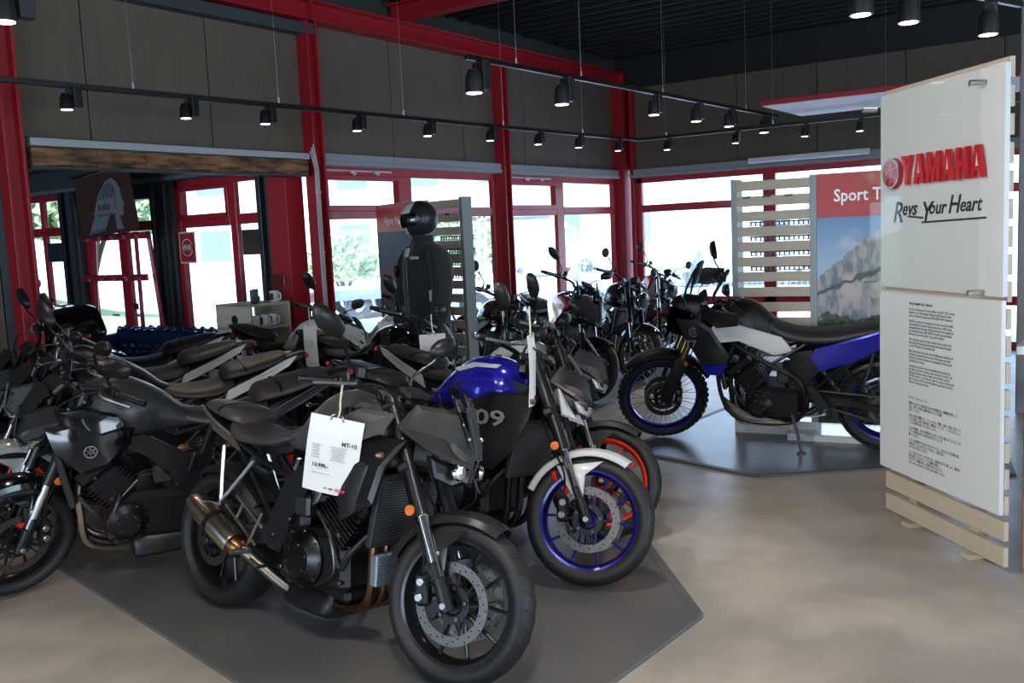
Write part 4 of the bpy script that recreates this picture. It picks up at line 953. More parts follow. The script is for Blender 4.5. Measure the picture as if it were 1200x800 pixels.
# poster with a limestone mountain
pm = bpy.data.materials.new('mountain_print'); pm.use_nodes = True; n_ = pm.node_tree; b_ = n_.nodes['Principled BSDF']; b_.inputs['Roughness'].default_value = .35
def node(t, **k):
    q = n_.nodes.new(t)
    for a, v in k.items(): setattr(q, a, v)
    return q
def lk(a, b): n_.links.new(a, b)
tc_ = node('ShaderNodeTexCoord'); sp_ = node('ShaderNodeSeparateXYZ'); lk(tc_.outputs['Object'], sp_.inputs[0])
def mth(op, a, b=None):
    q = node('ShaderNodeMath', operation=op)
    for i_, v in enumerate((a, b)):
        if v is None: continue
        if isinstance(v, (int, float)): q.inputs[i_].default_value = v
        else: lk(v, q.inputs[i_])
    return q.outputs[0]
def nz(scale, det, sc=(1,1,1)):
    mp = node('ShaderNodeMapping'); mp.inputs['Scale'].default_value = sc; q = node('ShaderNodeTexNoise'); q.inputs['Scale'].default_value = scale; q.inputs['Detail'].default_value = det
    lk(tc_.outputs['Object'], mp.inputs[0]); lk(mp.outputs[0], q.inputs[0]); return q.outputs[0]
def mixc(f, a, b):
    q = node('ShaderNodeMix', data_type='RGBA'); lk(f, q.inputs[0])
    for i_, v in ((6, a), (7, b)):
        if isinstance(v, tuple): q.inputs[i_].default_value = (*v, 1)
        else: lk(v, q.inputs[i_])
    return q.outputs[2]
def ramp(v, a, b):
    q = node('ShaderNodeMapRange'); q.inputs[1].default_value = a; q.inputs[2].default_value = b; lk(v, q.inputs[0]); return q.outputs[0]
X_, Z_ = sp_.outputs[0], sp_.outputs[2]
skyc = mixc(ramp(Z_, 1.2, 1.65), (.42,.58,.72), (.09,.25,.50)); skyc = mixc(ramp(nz(3,4,(1,1,2)), .58, .75), skyc, (.55,.60,.66))
ridge = mth('ADD', mth('SUBTRACT', 1.60, mth('MULTIPLY', mth('POWER', mth('ABSOLUTE', mth('SUBTRACT', X_, 1.12)), 1.1), .86)), mth('MULTIPLY', mth('SUBTRACT', nz(11,7), .5), .14))
rock = mixc(ramp(nz(16,8,(1.6,1,.5)), .38, .62), (.13,.15,.19), (.42,.40,.39)); rock = mixc(ramp(nz(5,3), .5, .62), rock, (.52,.44,.38))
c1 = mixc(ramp(mth('SUBTRACT', ridge, Z_), 0, .01), skyc, rock)
slope = mth('ADD', mth('ADD', .86, mth('MULTIPLY', X_, .37)), mth('MULTIPLY', mth('SUBTRACT', nz(14,7), .5), .10)); band = mth('SUBTRACT', 1, ramp(mth('ABSOLUTE', mth('SUBTRACT', Z_, slope)), .012, .026))
c1 = mixc(band, c1, (.035,.055,.035))
tree = mth('ADD', .92, mth('MULTIPLY', mth('SUBTRACT', nz(12,8), .5), .35)); forest = mixc(ramp(nz(40,5), .4, .6), (.015,.022,.012), (.07,.10,.04))
c1 = mixc(ramp(mth('SUBTRACT', tree, Z_), 0, .015), c1, forest); c1 = mixc(ramp(Z_, .80, .795), c1, (.05,.05,.055)); lk(c1, b_.inputs['Base Color'])
REDB = M('poster_red', (.55,.025,.03), .4)
pr = MB().box((.85,.03,1.22), (.455+.0,.02,.86+.0), .001)
po = empty('poster_board', (3.90,-5.49,0), (0,0,math.atan2(.09,.59))); tag(po, 'poster of a pale rock mountain under a red Sport Touring heading', 'poster')
MB().box((1.07,.03,1.19), (.89,.02,.92), .001).build('picture', pm, po); MB().box((1.07,.03,1.81), (.89,.02,.32), .001).build('heading_band', REDB, po)
MB().box((1.07,.03,.42), (.89,.02,.62), .001).build('lower_board', MBLK, po); MB().box((.98,.0,.03), (1.1,.40,.06), .004).build('plinth', WHT, po)
text('heading', 'Sport Touring', .125, WHT, po, Matrix.Translation((.745,.0185,1.765)) @ Matrix.Rotation(pi/2, 4, 'X') @ Matrix.Diagonal((.85,1,1,1)), off=.002)
# second slatted wall with city poster
a2 = math.atan2(-.12,.58)
r2 = slat_wall((1.15,-5.96,0), a2, 'slatted oak display wall behind the hanging black jacket', '', ud=.11)
cm = M('city_print', (.05,.07,.09), .75, spec=.2, noise_=(14,(.16,.20,.23),6,(1,1,.6)))
n_ = cm.node_tree; b_ = n_.nodes['Principled BSDF']; tc_ = node('ShaderNodeTexCoord'); sp_ = node('ShaderNodeSeparateXYZ'); lk(tc_.outputs['Object'], sp_.inputs[0]); Z_ = sp_.outputs[2]
f0 = mixc(ramp(Z_, 1.0, 1.7), (.035,.045,.06), (.16,.20,.24))
lights = mth('MULTIPLY', ramp(nz(55,3,(1,1,1.4)), .47, .60), mth('MULTIPLY', ramp(Z_, 1.0, 1.12), ramp(Z_, 1.42, 1.28))); f0 = mixc(lights, f0, (.50,.12,.08)); f0 = mixc(mth('MULTIPLY', ramp(nz(25,4), .5, .7), ramp(Z_, 1.05, .95)), f0, (.20,.21,.23)); lk(f0, b_.inputs['Base Color'])
pa = Vector((.33,-5.63,0)); pd = Vector((1.11-.33,-5.95+5.63,0)); pl_ = pd.length
po = empty('poster_board', pa, (0,0,math.atan2(pd.y,pd.x))); tag(po, 'night city poster under a red Hyper Naked heading, left of the jacket', 'poster')
MB().box((pl_/2,.02,1.02), (pl_,.02,1.38), .001).build('picture', cm, po); MB().box((pl_/2,.02,1.835), (pl_,.02,.27), .001).build('heading_band', REDB, po); MB().box((pl_/2,.03,.17), (pl_,.06,.34), .002).build('lower_board', WHT, po)
text('heading', 'Hyper Naked', .105, WHT, po, Matrix.Translation((.17,.009,1.78)) @ Matrix.Rotation(pi/2, 4, 'X') @ Matrix.Diagonal((.8,1,1,1)), off=.001)

# ---------------------------------------------------------------- jacket and helmet on a stand
jx, jy = 1.91, -6.80
FAB = M('black_textile', (.014,.015,.018), .8, bump=(180,.5,.003), sheen=.2)
js = empty('display_stand', (jx,jy,0)); tag(js, 'slim black stand carrying the jacket and the helmet', 'stand')
MB().cyl((0,0,.0), (0,0,1.72), .018, 12).build('pole', SBLK, js); MB().cyl((0,0,0), (0,0,.02), .12, 28, .004).build('base', SBLK, js); MB().beam((-.15,0,1.50), (.15,0,1.50), .03, .03, .006).build('shoulder_bar', SBLK, js)
jk = empty('jacket', (jx,jy,.16), (0,0,R(-22))); tag(jk, 'black textile motorcycle jacket hanging on a stand under a helmet', 'jacket')
jk.scale = (1.18, 1.15, 1)
def rloft(mb, secs, n=24, k=4, folds=.006, seed=0):
    """vertical loft: (z, rx, ry, ox, oy)"""
    V = []; F = []; Q = []
    for i in range(len(secs)-1):
        a, b, c, d = secs[max(i-1,0)], secs[i], secs[i+1], secs[min(i+2,len(secs)-1)]
        for j in range(k):
            t = j/k; Q.append([.5*((2*b[m])+(c[m]-a[m])*t+(2*a[m]-5*b[m]+4*c[m]-d[m])*t*t+(3*b[m]-a[m]-3*c[m]+d[m])*t**3) for m in range(5)])
    Q.append(secs[-1])
    for q in Q:
        for j in range(n):
            a = 2*pi*j/n; f = 1+folds*12*noise.noise(Vector((cos(a)*2.2+seed, sin(a)*2.2, q[0]*5)))
            V.append((q[3]+q[1]*cos(a)*f, q[4]+q[2]*sin(a)*f, q[0]))
    for i in range(len(Q)-1):
        for j in range(n): F.append((i*n+j, i*n+(j+1)%n, (i+1)*n+(j+1)%n, (i+1)*n+j))
    F.append(tuple(range(n))); F.append(tuple((len(Q)-1)*n+j for j in range(n)))
    return mb.add(V, F)
m = MB(); rloft(m, [(.80,.20,.13,0,0), (.86,.205,.135,0,0), (1.0,.19,.125,0,0), (1.15,.205,.13,0,0), (1.28,.215,.125,0,0), (1.37,.19,.10,0,.0), (1.42,.12,.08,0,0), (1.45,.075,.07,0,-.0)], 30, 5, .008); m.build('torso', FAB, jk, ang=70)
m = MB(); rloft(m, [(1.42,.080,.075,0,0), (1.46,.075,.07,0,0), (1.495,.078,.072,0,-.005), (1.50,.068,.062,0,0)], 24, 3, .002); m.build('collar', FAB, jk, ang=70)
for s1 in (-1,1):
    m = MB(); m.tube([(s1*.15,0,1.37), (s1*.225,-.005,1.30), (s1*.262,-.02,1.12), (s1*.272,-.045,.95), (s1*.258,-.08,.80), (s1*.25,-.09,.74)], [.065,.078,.070,.062,.052,.045], 16, 5)
    m.V = [tuple(Vector(v)*(1)+Vector((0,0,0))+Vector(v).normalized()*.012*noise.noise(Vector(v)*14)) for v in m.V]; m.build('sleeve', FAB, jk, ang=70)
    MB().tube([(s1*.25,-.09,.755), (s1*.25,-.092,.71)], .047, 14, 1).build('cuff', SBLK, jk)
MB().tube([(0,-.076,1.47), (0,-.115,1.38), (0,-.135,1.25), (0,-.135,1.0), (0,-.14,.84)], .004, 6, 4).build('zip', SBLK, jk)
MB().box((-.02,-.118,1.37), (.055,.012,.07), .004, (R(-15),0,0)).build('collar_tab', LGRY, jk)
MB().box((.10,-.128,1.33), (.11,.010,.022), .003, (R(-12),0,0)).build('chest_logo', M('pale_logo', (.6,.62,.63), .5), jk)
MB().box((.275,-.02,1.29), (.010,.045,.02), .003, (0,R(15),0)).build('shoulder_logo', LGRY, jk)
gl = empty('glove', (jx+.24,jy-.13,1.09), (0,0,R(-22))); tag(gl, 'black and white riding glove hanging at the jacket hem', 'glove')
MB().loft([(-.05,.045,.10,-.02), (.0,.05,.11,-.03), (.04,.04,.09,-.02)]).build('palm', SBLK, gl)
for k in range(4): MB().tube([(-.03+k*.024,-.01,-.02), (-.035+k*.025,-.02,-.07), (-.03+k*.024,-.015,-.11+abs(k-1.5)*.01)], [.012,.011,.008], 8, 3).build('finger', SBLK, gl)
MB().tube([(-.05,-.01,.05), (-.075,-.02,.01), (-.07,-.03,-.03)], [.014,.012,.009], 8, 3).build('thumb', SBLK, gl); MB().box((.0,-.055,.11), (.09,.025,.09), .008).build('cuff', WHT, gl)
# helmet
hm = empty('helmet', (jx-.02,jy-.01,1.785), (0,R(6),R(236))); tag(hm, 'full face helmet in matt black with a white stripe, on top of the jacket', 'helmet')
HB_ = M('helmet_black', (.02,.021,.023), .35); HW = M('helmet_white', (.68,.68,.64), .3)
def shell_pt(a, b, r=1.0):      # a azimuth (0 = forward +x), b elevation
    x = cos(b)*cos(a); y = cos(b)*sin(a); z_ = sin(b)
    f = 1+.10*max(0, cos(a))*max(0, -sin(b)+.25)
    return Vector((x*.148*f, y*.122, z_*.138))*r
m = MB(); V = []; F = []; nb, na = 14, 32
for i in range(nb+1):
    b_e = R(-62)+(R(90)-R(-62))*i/nb
    for j in range(na): V.append(shell_pt(2*pi*j/na, b_e))
for i in range(nb):
    for j in range(na):
        F.append((i*na+j, i*na+(j+1)%na, (i+1)*na+(j+1)%na, (i+1)*na+j))
F.append(tuple(range(na))); m.add(V, F); he = m.build('shell', HB_, hm, ang=70)
def patch(name, mat, a0, a1, b0, b1, r, n=10, k=6):
    m = MB(); V = []; F = []
    for i in range(k+1):
        for j in range(n+1): V.append(shell_pt(a0(i/k)+(a1(i/k)-a0(i/k))*j/n, b0+(b1-b0)*i/k, r))
    V += [v*.985 for v in V]; w = n+1; T = (k+1)*w
    for i in range(k):
        for j in range(n): q = i*w+j; F += [(q,q+1,q+w+1,q+w), (T+q,T+q+w,T+q+w+1,T+q+1)]
    return m.add(V, F).build(name, mat, hm, ang=70)
patch('visor', GBLK, lambda t: R(-68), lambda t: R(68), R(-18), R(22), 1.025)
patch('white_stripe', HW, lambda t: R(-34-16*t), lambda t: R(-8-6*t), R(23), R(78), 1.02); patch('white_stripe', HW, lambda t: R(2), lambda t: R(46+20*t), R(23), R(74), 1.02)
patch('chin_bar', HW, lambda t: R(-30+8*t), lambda t: R(30-8*t), R(-24), R(-50), 1.015); patch('chin_vent', SBLK, lambda t: R(-12), lambda t: R(12), R(-30), R(-42), 1.03)
for s1 in (-1,1): MB().cyl(shell_pt(s1*R(72),R(2),1.0), shell_pt(s1*R(72),R(2),1.05), .022, 14, .002).build('visor_pivot', SBLK, hm)

# ---------------------------------------------------------------- ceiling panel, wall lamp, notices
cp = empty('ceiling_panel', (0,0,0)); tag(cp, 'white suspended ceiling panel with a red edge near the window corner', 'ceiling panel')
MB().prism([(3.24,-2.96),(5.6,-2.9),(5.6,-1.75),(3.23,-1.70)], 2.80, 2.84, 'xy').build('panel', M('white_matte', (.78,.74,.76), .6), cp, smooth=False)
MB().beam((3.23,-2.975,2.83), (5.6,-2.915,2.83), .02, .05, .002).build('red_edge', REDF, cp)
for x, y in ((3.4,-2.8), (5.3,-2.8), (3.4,-1.9), (5.3,-1.8)): MB().cyl((x,y,2.84), (x,y,4.08), .0012, 5).build('suspension_wire', SBLK, cp)
la = empty('strip_lamp', (0,0,0)); tag(la, 'long white strip lamp hung above the back window', 'lamp')
MB().loft([(2.16,.04,2.47,2.40,5,0,-.5), (3.66,.04,2.47,2.40,5,0,-.5)], 16, 1).build('diffuser', M('lamp_diffuser', (.8,.84,.88), .4), la)
for x in (2.4,3.4): MB().cyl((x,-.5,2.46), (x,-.5,4.08), .0012, 5).build('suspension_wire', SBLK, la)
def wallsign(name, label, x0, x1, z0, z1, mat, y=-6.22):
    r = empty(name, ((x0+x1)/2, y, (z0+z1)/2)); tag(r, label, 'notice'); MB().box((0,0,0), (x1-x0,.004,z1-z0), .001).build('sheet', mat, r); return r
mz = wallsign('notice', 'red notice with white MWR lettering in a circle on the annex window', -1.94, -1.70, 1.50, 1.80, REDB)
MB().box((0,.003,0), (.27,.002,.33), .0005).build('white_border', PAPER, mz)
text('lettering', 'MWR', .085, WHT, mz, Matrix.Translation((-.083,-.0035,-.03)) @ Matrix.Rotation(pi/2, 4, 'X') @ Matrix.Diagonal((.75,1,1,1)), off=.002)
MB().lathe((0,-.003,0), (0,-1,0), [(.082,0),(.092,0),(.092,.001),(.082,.001)], 30, a0=R(20), a1=R(160)).build('arc', WHT, mz); MB().lathe((0,-.003,0), (0,-1,0), [(.082,0),(.092,0),(.092,.001),(.082,.001)], 30, a0=R(200), a1=R(340)).build('arc', WHT, mz)
wallsign('poster', 'dark picture poster hung in the annex window beside the grey column', -.93, -.62, 1.55, 1.80, M('dark_poster', (.03,.025,.022), .4, noise_=(8,(.10,.05,.03),4,(1,1,1))))
wallsign('poster', 'dark notice board in the far left annex window', -4.55, -4.22, 1.55, 1.78, M('dark_board', (.03,.04,.05), .4))
rs_ = wallsign('notice', 'small white and red round sign on the pale door at the far left', -5.12, -5.0, 1.28, 1.44, PAPER, y=-6.24); MB().lathe((0,-.003,0), (0,-1,0), [(.03,0),(.055,0),(.055,.001),(.03,.001)], 20, closed=True).build('ring', INKR, rs_)
MB().box((-4.86-.2,-6.20,1.1), (.34,.03,2.1), .003).build('door_panel', M('pale_blue_grey_door', (.32,.38,.44), .5), an)

# hanging banner with a feathered headdress emblem
bn = empty('banner', (-2.45,-6.70,2.13), (0,R(-3),R(0)), None)
bn.scale = (.86,1,.80); tag(bn, 'dark red banner with a grey feathered headdress emblem and Indian lettering', 'banner')
BN = M('banner_maroon', (.055,.016,.014), .7); BG = M('banner_grey', (.20,.22,.25), .6)
MB().prism([(-.62,-.40),(.60,-.36),(.52,.44),(-.66,.40)], 0, .006, 'xz').build('cloth', BN, bn, smooth=False)
m = MB()
for i in range(9):
    t = i/8; tip = Vector((-.44+.30*t*1.1, 0, -.36+.03*t)); top = Vector((.10+.03*t, 0, .30-.07*t*t)) ; base = Vector((-.08+.20*t, 0, -.0+.05*(1-t)))
    m.tube([tip+Vector((0,-.004,0)), (tip*.55+base*.45)+Vector((-.01,-.004,0)), base+Vector((0,-.004,.06))], [.006,.030,.024], 4, 3)
m.V = [(v[0], -.004-.001*(i_%2), v[2]) for i_, v in enumerate(m.V)]; m.build('feathers', BG, bn, smooth=False)
MB().prism([(-.30,-.10),(-.16,.14),(.02,.30),(.16,.33),(.26,.26),(.30,.12),(.22,-.10),(.05,-.14)], -.003, -.001, 'xz').build('headdress', BG, bn, smooth=False)
m = MB()
for i in range(5): m.tube([(-.13+.06*i,-.004,.08), (-.04+.05*i,-.004,.20-.01*i), (.10+.03*i,-.004,.28-.03*i)], .006, 4, 3)
m.build('feather_line', BN, bn)
m = MB(); m.prism([(.22,.24),(.30,.20),(.33,.04),(.37,-.02),(.33,-.05),(.34,-.12),(.30,-.17),(.24,-.16),(.30,-.34),(.16,-.33),(.15,-.16),(.18,.05)], -.004, -.001, 'xz'); m.build('profile', BG, bn, smooth=False)
m = MB()
for i in range(9): m.sphere((.17+.008*i*(1-i/9),-.006,.24-.036*i), .012, 8, (1,.3,1))
m.build('beads', BN, bn)
text('lettering', 'Indian', .13, BN, bn, Matrix.Translation((-.20,-.0045,-.06)) @ Matrix.Rotation(pi/2, 4, 'X') @ Matrix.Diagonal((.85,1,1,1)), off=.003, shear=.3)
text('lettering', 'MOTORCYCLE', .045, BN, bn, Matrix.Translation((-.19,-.0045,-.14)) @ Matrix.Rotation(pi/2, 4, 'X'), off=.001)
MB().beam((-.68,0,.43), (.56,0,.46), .03, .03, .004).build('top_bar', SBLK, bn)

# red ladder clothes rack
lr = empty('coat_rack', (-2.76,-6.44,0)); tag(lr, 'red metal ladder rack with coat hooks in front of the annex door', 'coat rack')
for x0, x1, y0 in ((-.51,-.59,.06), (-.36,-.44,-.06), (.41,.50,-.06), (.56,.68,.06)):
    MB().beam((x0,y0*.4,1.84), (x1,y0*1.6,.02), .04, .04, .004).build('leg', REDF, lr)
for z, y in ((1.80,-.05), (1.36,-.07)):
    MB().beam((-.56,y,z), (.62,y,z), .03, .07, .004).build('cross_bar', REDF, lr)
    for k in range(5): MB().tube([(-.34+k*.23,y-.02,z+.03), (-.34+k*.23,y-.06,z+.0), (-.34+k*.23,y-.075,z-.03), (-.34+k*.23,y-.09,z+.01)], .006, 6, 3).build('hook', ALU, lr)
MB().beam((-.60,-.06,.66), (.62,-.06,.66), .04, .04, .004).build('cross_bar', REDF, lr)

# chesterfield sofa, button tufted
NAVY = M('navy_leather', (.02,.05,.16), .26, coat=.4)
so = empty('sofa', (-1.62,-6.98,.0), (0,0,0)); tag(so, 'dark blue tufted leather chesterfield sofa in front of the annex windows', 'sofa')
def tuft(mb, O, U, Vv, Nn, nu, nv, depth=.03):
    O, U, Vv, Nn = map(Vector, (O, U, Vv, Nn)); k = 6; V = []; F = []; A, B = nu*k, nv*k
    for i in range(A+1):
        for j in range(B+1):
            u_, v_ = i/k, j/k; best = 9
            for a in (math.floor(u_), math.floor(u_)+1, math.floor(u_)+.5):
                for b in (math.floor(v_), math.floor(v_)+1, math.floor(v_)+.5):
                    if ((a*2+b*2) % 2) == 0: best = min(best, math.hypot(u_-a, v_-b))
            d1, d2 = abs(((u_+v_)+.5) % 1-.5), abs(((u_-v_)+.5) % 1-.5); cr = min(d1, d2)
            h = min(1, cr*3.2)**.7*min(1, best*2.4)
            V.append(O+U*(i/A)+Vv*(j/B)+Nn*depth*h)
    for i in range(A):
        for j in range(B): q = i*(B+1)+j; F.append((q, q+1, q+B+2, q+B+1))
    return mb.add(V, F)
sw2 = 1.7
m = MB(); m.box((0,.0,.22), (sw2,.80,.28), .03); m.build('base', NAVY, so)
m = MB(); m.box((0,.32,.52), (sw2,.12,.50), .03); tuft(m, (-sw2/2,.26,.36), (sw2,0,0), (0,-.0,.36), (0,-1,0), 12, 3, .04); m.build('backrest', NAVY, so, ang=60)
m = MB(); m.tube([(-sw2/2,.34,.76), (sw2/2,.34,.76)], .085, 16, 1); tuft(m, (-sw2/2,.36,.845), (sw2,0,0), (0,-.10,-.04), (0,-.5,1), 12, 1, .03); m.build('back_roll', NAVY, so, ang=60)
for s1 in (-1,1):
    m = MB(); m.box((s1*(sw2/2+.02),-.05,.42), (.16,.74,.50), .04); m.cyl((s1*(sw2/2+.04),.36,.70), (s1*(sw2/2+.04),-.42,.66), .095, 18, .01); tuft(m, (s1*(sw2/2-.04),-.40,.40), (0,.74,0), (0,0,.30), (-s1,0,0), 5, 2, .035); m.build('arm', NAVY, so, ang=60)
for x in (-.47,.47): MB().box((x,-.08,.42), (.90,.62,.14), .05).build('seat_cushion', NAVY, so)
bk = empty('magazine', (-1.1,-6.98,.535), (0,0,.4)); tag(bk, 'white magazine lying on the dark blue sofa', 'magazine'); MB().box((0,0,0), (.28,.20,.012), .002).build('pages', PAPER, bk)

# oak cabinet with display cover, mugs and glasses
cb = empty('cabinet', (-.22,-6.74,0), (0,0,R(88))); tag(cb, 'pale oak cabinet with open shelves left of the second red column', 'cabinet')
CW, CD, CH = .45,.50,1.12
for s1 in (-1,1): MB().box((s1*(CW/2-.012),0,CH/2), (.024,CD,CH), .002).build('side_panel', OAK, cb)
for z in (CH-.012,.90,.70,.40,.04): MB().box((0,0,z), (CW-.05 if z < .9 else CW,CD-.01,.024), .002).build('shelf' if z < .9 else 'top_board', OAK, cb)
MB().box((0,.38,.40), (CW,.24,.80), .003).build('low_box', OAK, cb)
MB().lathe((-.2255,-.02,.98), (-1,0,0), [(0,0),(.045,0),(.045,.002),(0,.002)], 20).build('round_emblem', SBLK, cb)
vit = empty('display_cover', (-.22,-6.74,CH), (0,0,R(88))); tag(vit, 'clear glass display cover on top of the oak cabinet', 'display cover')
for c, d in (((0,-.23,.12), (.38,.005,.24)), ((0,.23,.12), (.38,.005,.24)), ((-.19,0,.12), (.005,.46,.24)), ((.19,0,.12), (.005,.46,.24)), ((0,0,.24), (.39,.47,.005))):
    MB().box(c, d, .001).build('glass_panel', GLS, vit, smooth=False)
def mug(loc, label, rz=0, r=.042, h=.10):
    g = empty('mug', loc, (0,0,rz)); tag(g, label, 'mug', 'white mugs in the cabinet')
    MB().lathe((0,0,0), (0,0,1), [(0,0),(r*.92,0),(r,.01),(r,h),(r*.92,h),(r*.9,.01),(0,.008)], 24).build('cup', WHT, g)
    MB().tube([(r*.95,0,h*.8), (r*1.6,0,h*.78), (r*1.75,0,h*.5), (r*1.5,0,h*.22), (r*.95,0,h*.2)], .007, 8, 4).build('handle', WHT, g)
    m = MB(); m.lathe((0,0,h*.5), (0,0,1), [(r+.001,-h*.3),(r+.001,h*.3)], 8, a0=R(-120), a1=R(-60)); m.build('emblem', M('mug_print', (.10,.04,.03), .5), g)
mug((-.05,-6.63,CH), 'white mug under the glass cover on the oak cabinet', .2); 
mug((-.06,-6.86,.912), 'left white mug on the upper cabinet shelf', pi); mug((-.05,-6.76,.912), 'middle white mug with the round print on the cabinet shelf', 0); mug((-.06,-6.66,.912), 'right white mug on the upper cabinet shelf', .3)
for k, (x, l_) in enumerate(((-.43,'leftmost drinking glass under the cover on the oak cabinet'), (-.38,'second drinking glass from the left under the cover on the oak cabinet'), (-.32,'third drinking glass under the cover on the oak cabinet'), (-.24,'small drinking glass beside the mug under the cover'))):
    h = .13 if k < 3 else .06
    g = tag(MB().lathe((0,0,0), (0,0,1), [(0,0),(.022,0),(.026,.01),(.027,h),(.024,h),(.022,.014),(0,.012)], 18).build('drinking_glass', thin_glass('drink_glass', (.93,.95,.97))), l_, 'glass', 'drinking glasses on the cabinet'); g.location = (-.02-.045*k+.0*x, -6.90+.055*k, CH)
bx_ = empty('leaflet_tray', (-.20,-6.74,.715), (0,0,R(88))); tag(bx_, 'grey leaflets lying on the lower cabinet shelf', 'leaflets'); MB().box((0,0,.012), (.26,.34,.02), .003, (0,0,.1)).build('leaflet', ENGG, bx_); MB().box((.02,0,.03), (.21,.30,.012), .003, (0,0,-.1)).build('leaflet', INKG, bx_)

# ---------------------------------------------------------------- outside
yard = struct(MB().box((-30,-5,-.12), (48,90,.06), 0).build('yard_paving', M('yard_concrete', (.62,.61,.58), .9)))
yard2 = struct(MB().box((10,30,-.13), (60,59.6,.06), 0).build('yard_asphalt', M('yard_concrete', (.62,.61,.58), .9)))
GRN = M('leaf_green', (.30,.44,.20), .7, noise_=(2,(.48,.58,.34),4,(1,1,1))); GRS = M('grass_bank', (.26,.36,.12), .9, noise_=(1.2,(.42,.46,.24),6,(1,1,1)))
m = MB(); V = []; F = []
for i in range(31):
    for j in range(9):
        x = -9-1.9*j*.8; y = -14+i*.62; V.append((x, y, -.1+min(1, j/5)*2.6*min(1,max(0,(2-y)/7))+.12*noise.noise(Vector((x*.7,y*.7,0)))))
for i in range(30):
    for j in range(8): q = i*9+j; F.append((q,q+1,q+10,q+9))
gb = m.add(V, F).build('grass_bank', GRS, None, ang=80); tag(gb, 'sunlit grass bank rising beyond the annex windows', 'grass', kind='stuff')
def bush(name, label, c, r, n=2600, seed=1, cat='bush'):
    rd = random.Random(seed); g = empty(name, c); tag(g, label, cat); m = MB(); V = []; F = []
    for i in range(n):
        d = Vector((rd.gauss(0,1), rd.gauss(0,1), rd.gauss(0,1))).normalized(); rr = r*(.55+.5*rd.random())*(1+.35*noise.noise(d*2.3+Vector((seed,0,0))))
        p = Vector((d.x*rr, d.y*rr, max(-.2*r, d.z*rr*.85)+r*.8)); a = Vector((rd.gauss(0,1), rd.gauss(0,1), rd.gauss(0,1))).normalized(); b = a.orthogonal().normalized(); s_ = r*.045*(.6+rd.random())
        k = len(V); V += [p+a*s_*1.6, p+b*s_, p-a*s_*1.6, p-b*s_]; F.append((k,k+1,k+2,k+3))
    m.add(V, F); fo = m.build('foliage', GRN, g, smooth=False); fo['kind'] = 'stuff'
    t = MB()
    for i in range(5): a = i*1.256; t.tube([(0,0,-.1), (cos(a)*r*.2,sin(a)*r*.2,r*.5), (cos(a)*r*.55,sin(a)*r*.55,r*1.1)], [.05*r,.035*r,.012*r], 6, 3)
    t.build('branches', M('bark', (.10,.07,.05), .9), g); return g
bush('tree', 'green leafy tree behind the upper pane of the annex window with the red notice', (-12.6,-.8,1.2), 1.5, 5200, 3, 'tree')
bush('bush', 'green bush behind the Hyper Naked poster', (-11.0,5.2,.1), 1.0, 3000, 4); bush('bush', 'yellow-green bush left of the first big window', (-10.5,9.2,.1), 1.4, 4000, 5)
bush('bush', 'green bush behind the annex door glass', (-15.5,-5.6,1.5), 1.1, 3000, 6); bush('bush', 'bush at the right of the annex door', (-14.2,-3.2,1.7), .8, 2000, 8)
# white vehicles and buildings across the yard
VW = M('vehicle_white', (.75,.77,.78), .3, coat=.5); VD = M('vehicle_dark', (.10,.12,.14), .5); BLD = M('building_white', (.78,.79,.80), .8); BWN = M('building_window', (.20,.27,.32), .3); TEAL = M('teal_cladding', (.25,.68,.66), .6)
def wheel_s(m, c, r, w, ax): m.lathe(c, ax, [(r*.5,-w),(r,-w),(r,w),(r*.5,w)], 20, closed=True)
def van(name, label, loc, rz, col):
    g = empty(name, loc, (0,0,rz)); tag(g, label, 'vehicle')
    m = MB(); m.loft([(2.4,.8,1.0,.4,5), (2.2,.9,1.15,.3,5), (1.5,.93,1.25,.3,6), (.9,.95,2.2,.3,7), (-2.4,.95,2.3,.3,7), (-2.5,.9,2.2,.35,7)], 20, 3, ); m.build('body', col, g)
    m = MB(); m.box((.75,.94,1.6), (.8,.04,.55), .02); m.box((.75,-.94,1.6), (.8,.04,.55), .02); m.box((1.28,0,1.65), (.05,1.5,.6), .02, (0,R(35),0)); m.build('window_glass', BWN, g)
    for x in (1.6,-1.5):
        for y in (-.9,.9): m = MB(); wheel_s(m, (x,y,.33), .33, .11, (0,1,0)); m.build('wheel', VD, g)
    return g
van('van', 'white van parked in the yard seen through the back window', (-3.0,13.5,-.09), R(8), VW)
van('van', 'white van parked at the far side of the yard left of the corner', (-14.0,19.0,-.09), R(60), VW)
tr = empty('flatbed_trailer', (-8.5,3.6,-.09), (0,0,R(55))); tag(tr, 'low white trailer with a blue-grey band and an orange lamp outside the left window', 'trailer')
MB().box((0,0,.62), (4.5,1.8,.10), .02).build('deck', VW, tr); MB().box((0,-.92,.55), (4.4,.05,.24), .01).build('side_board', M('blue_grey_board', (.28,.38,.50), .5), tr)
for x in (-1.5,1.9): MB().cyl((x,-.94,.55), (x,-.98,.55), .07, 14).build('side_lamp', AMB, tr)
for x in (-.5,.5):
    for y in (-.8,.8): m = MB(); wheel_s(m, (x,y,.30), .30, .1, (0,1,0)); m.build('wheel', VD, tr)
ut = empty('utility_vehicle', (-3.9,3.3,-.09), (0,0,R(30))); tag(ut, 'open white utility buggy with a roof frame parked outside the corner window', 'vehicle')
MB().loft([(-1.6,.60,.95,.45,5), (-1.5,.65,1.0,.4,5), (-.4,.66,1.0,.4,5), (.2,.66,.60,.35,5), (.7,.66,.9,.35,5), (1.5,.55,.85,.45,4)], 18, 4).build('body', VW, ut)
m = MB()
for y in (-.62,.62):
    m.tube([(1.0,y,.85), (.55,y,1.95), (.35,y,2.02), (-.75,y,2.02), (-.9,y,1.9), (-.95,y,.95)], .035, 8, 4)
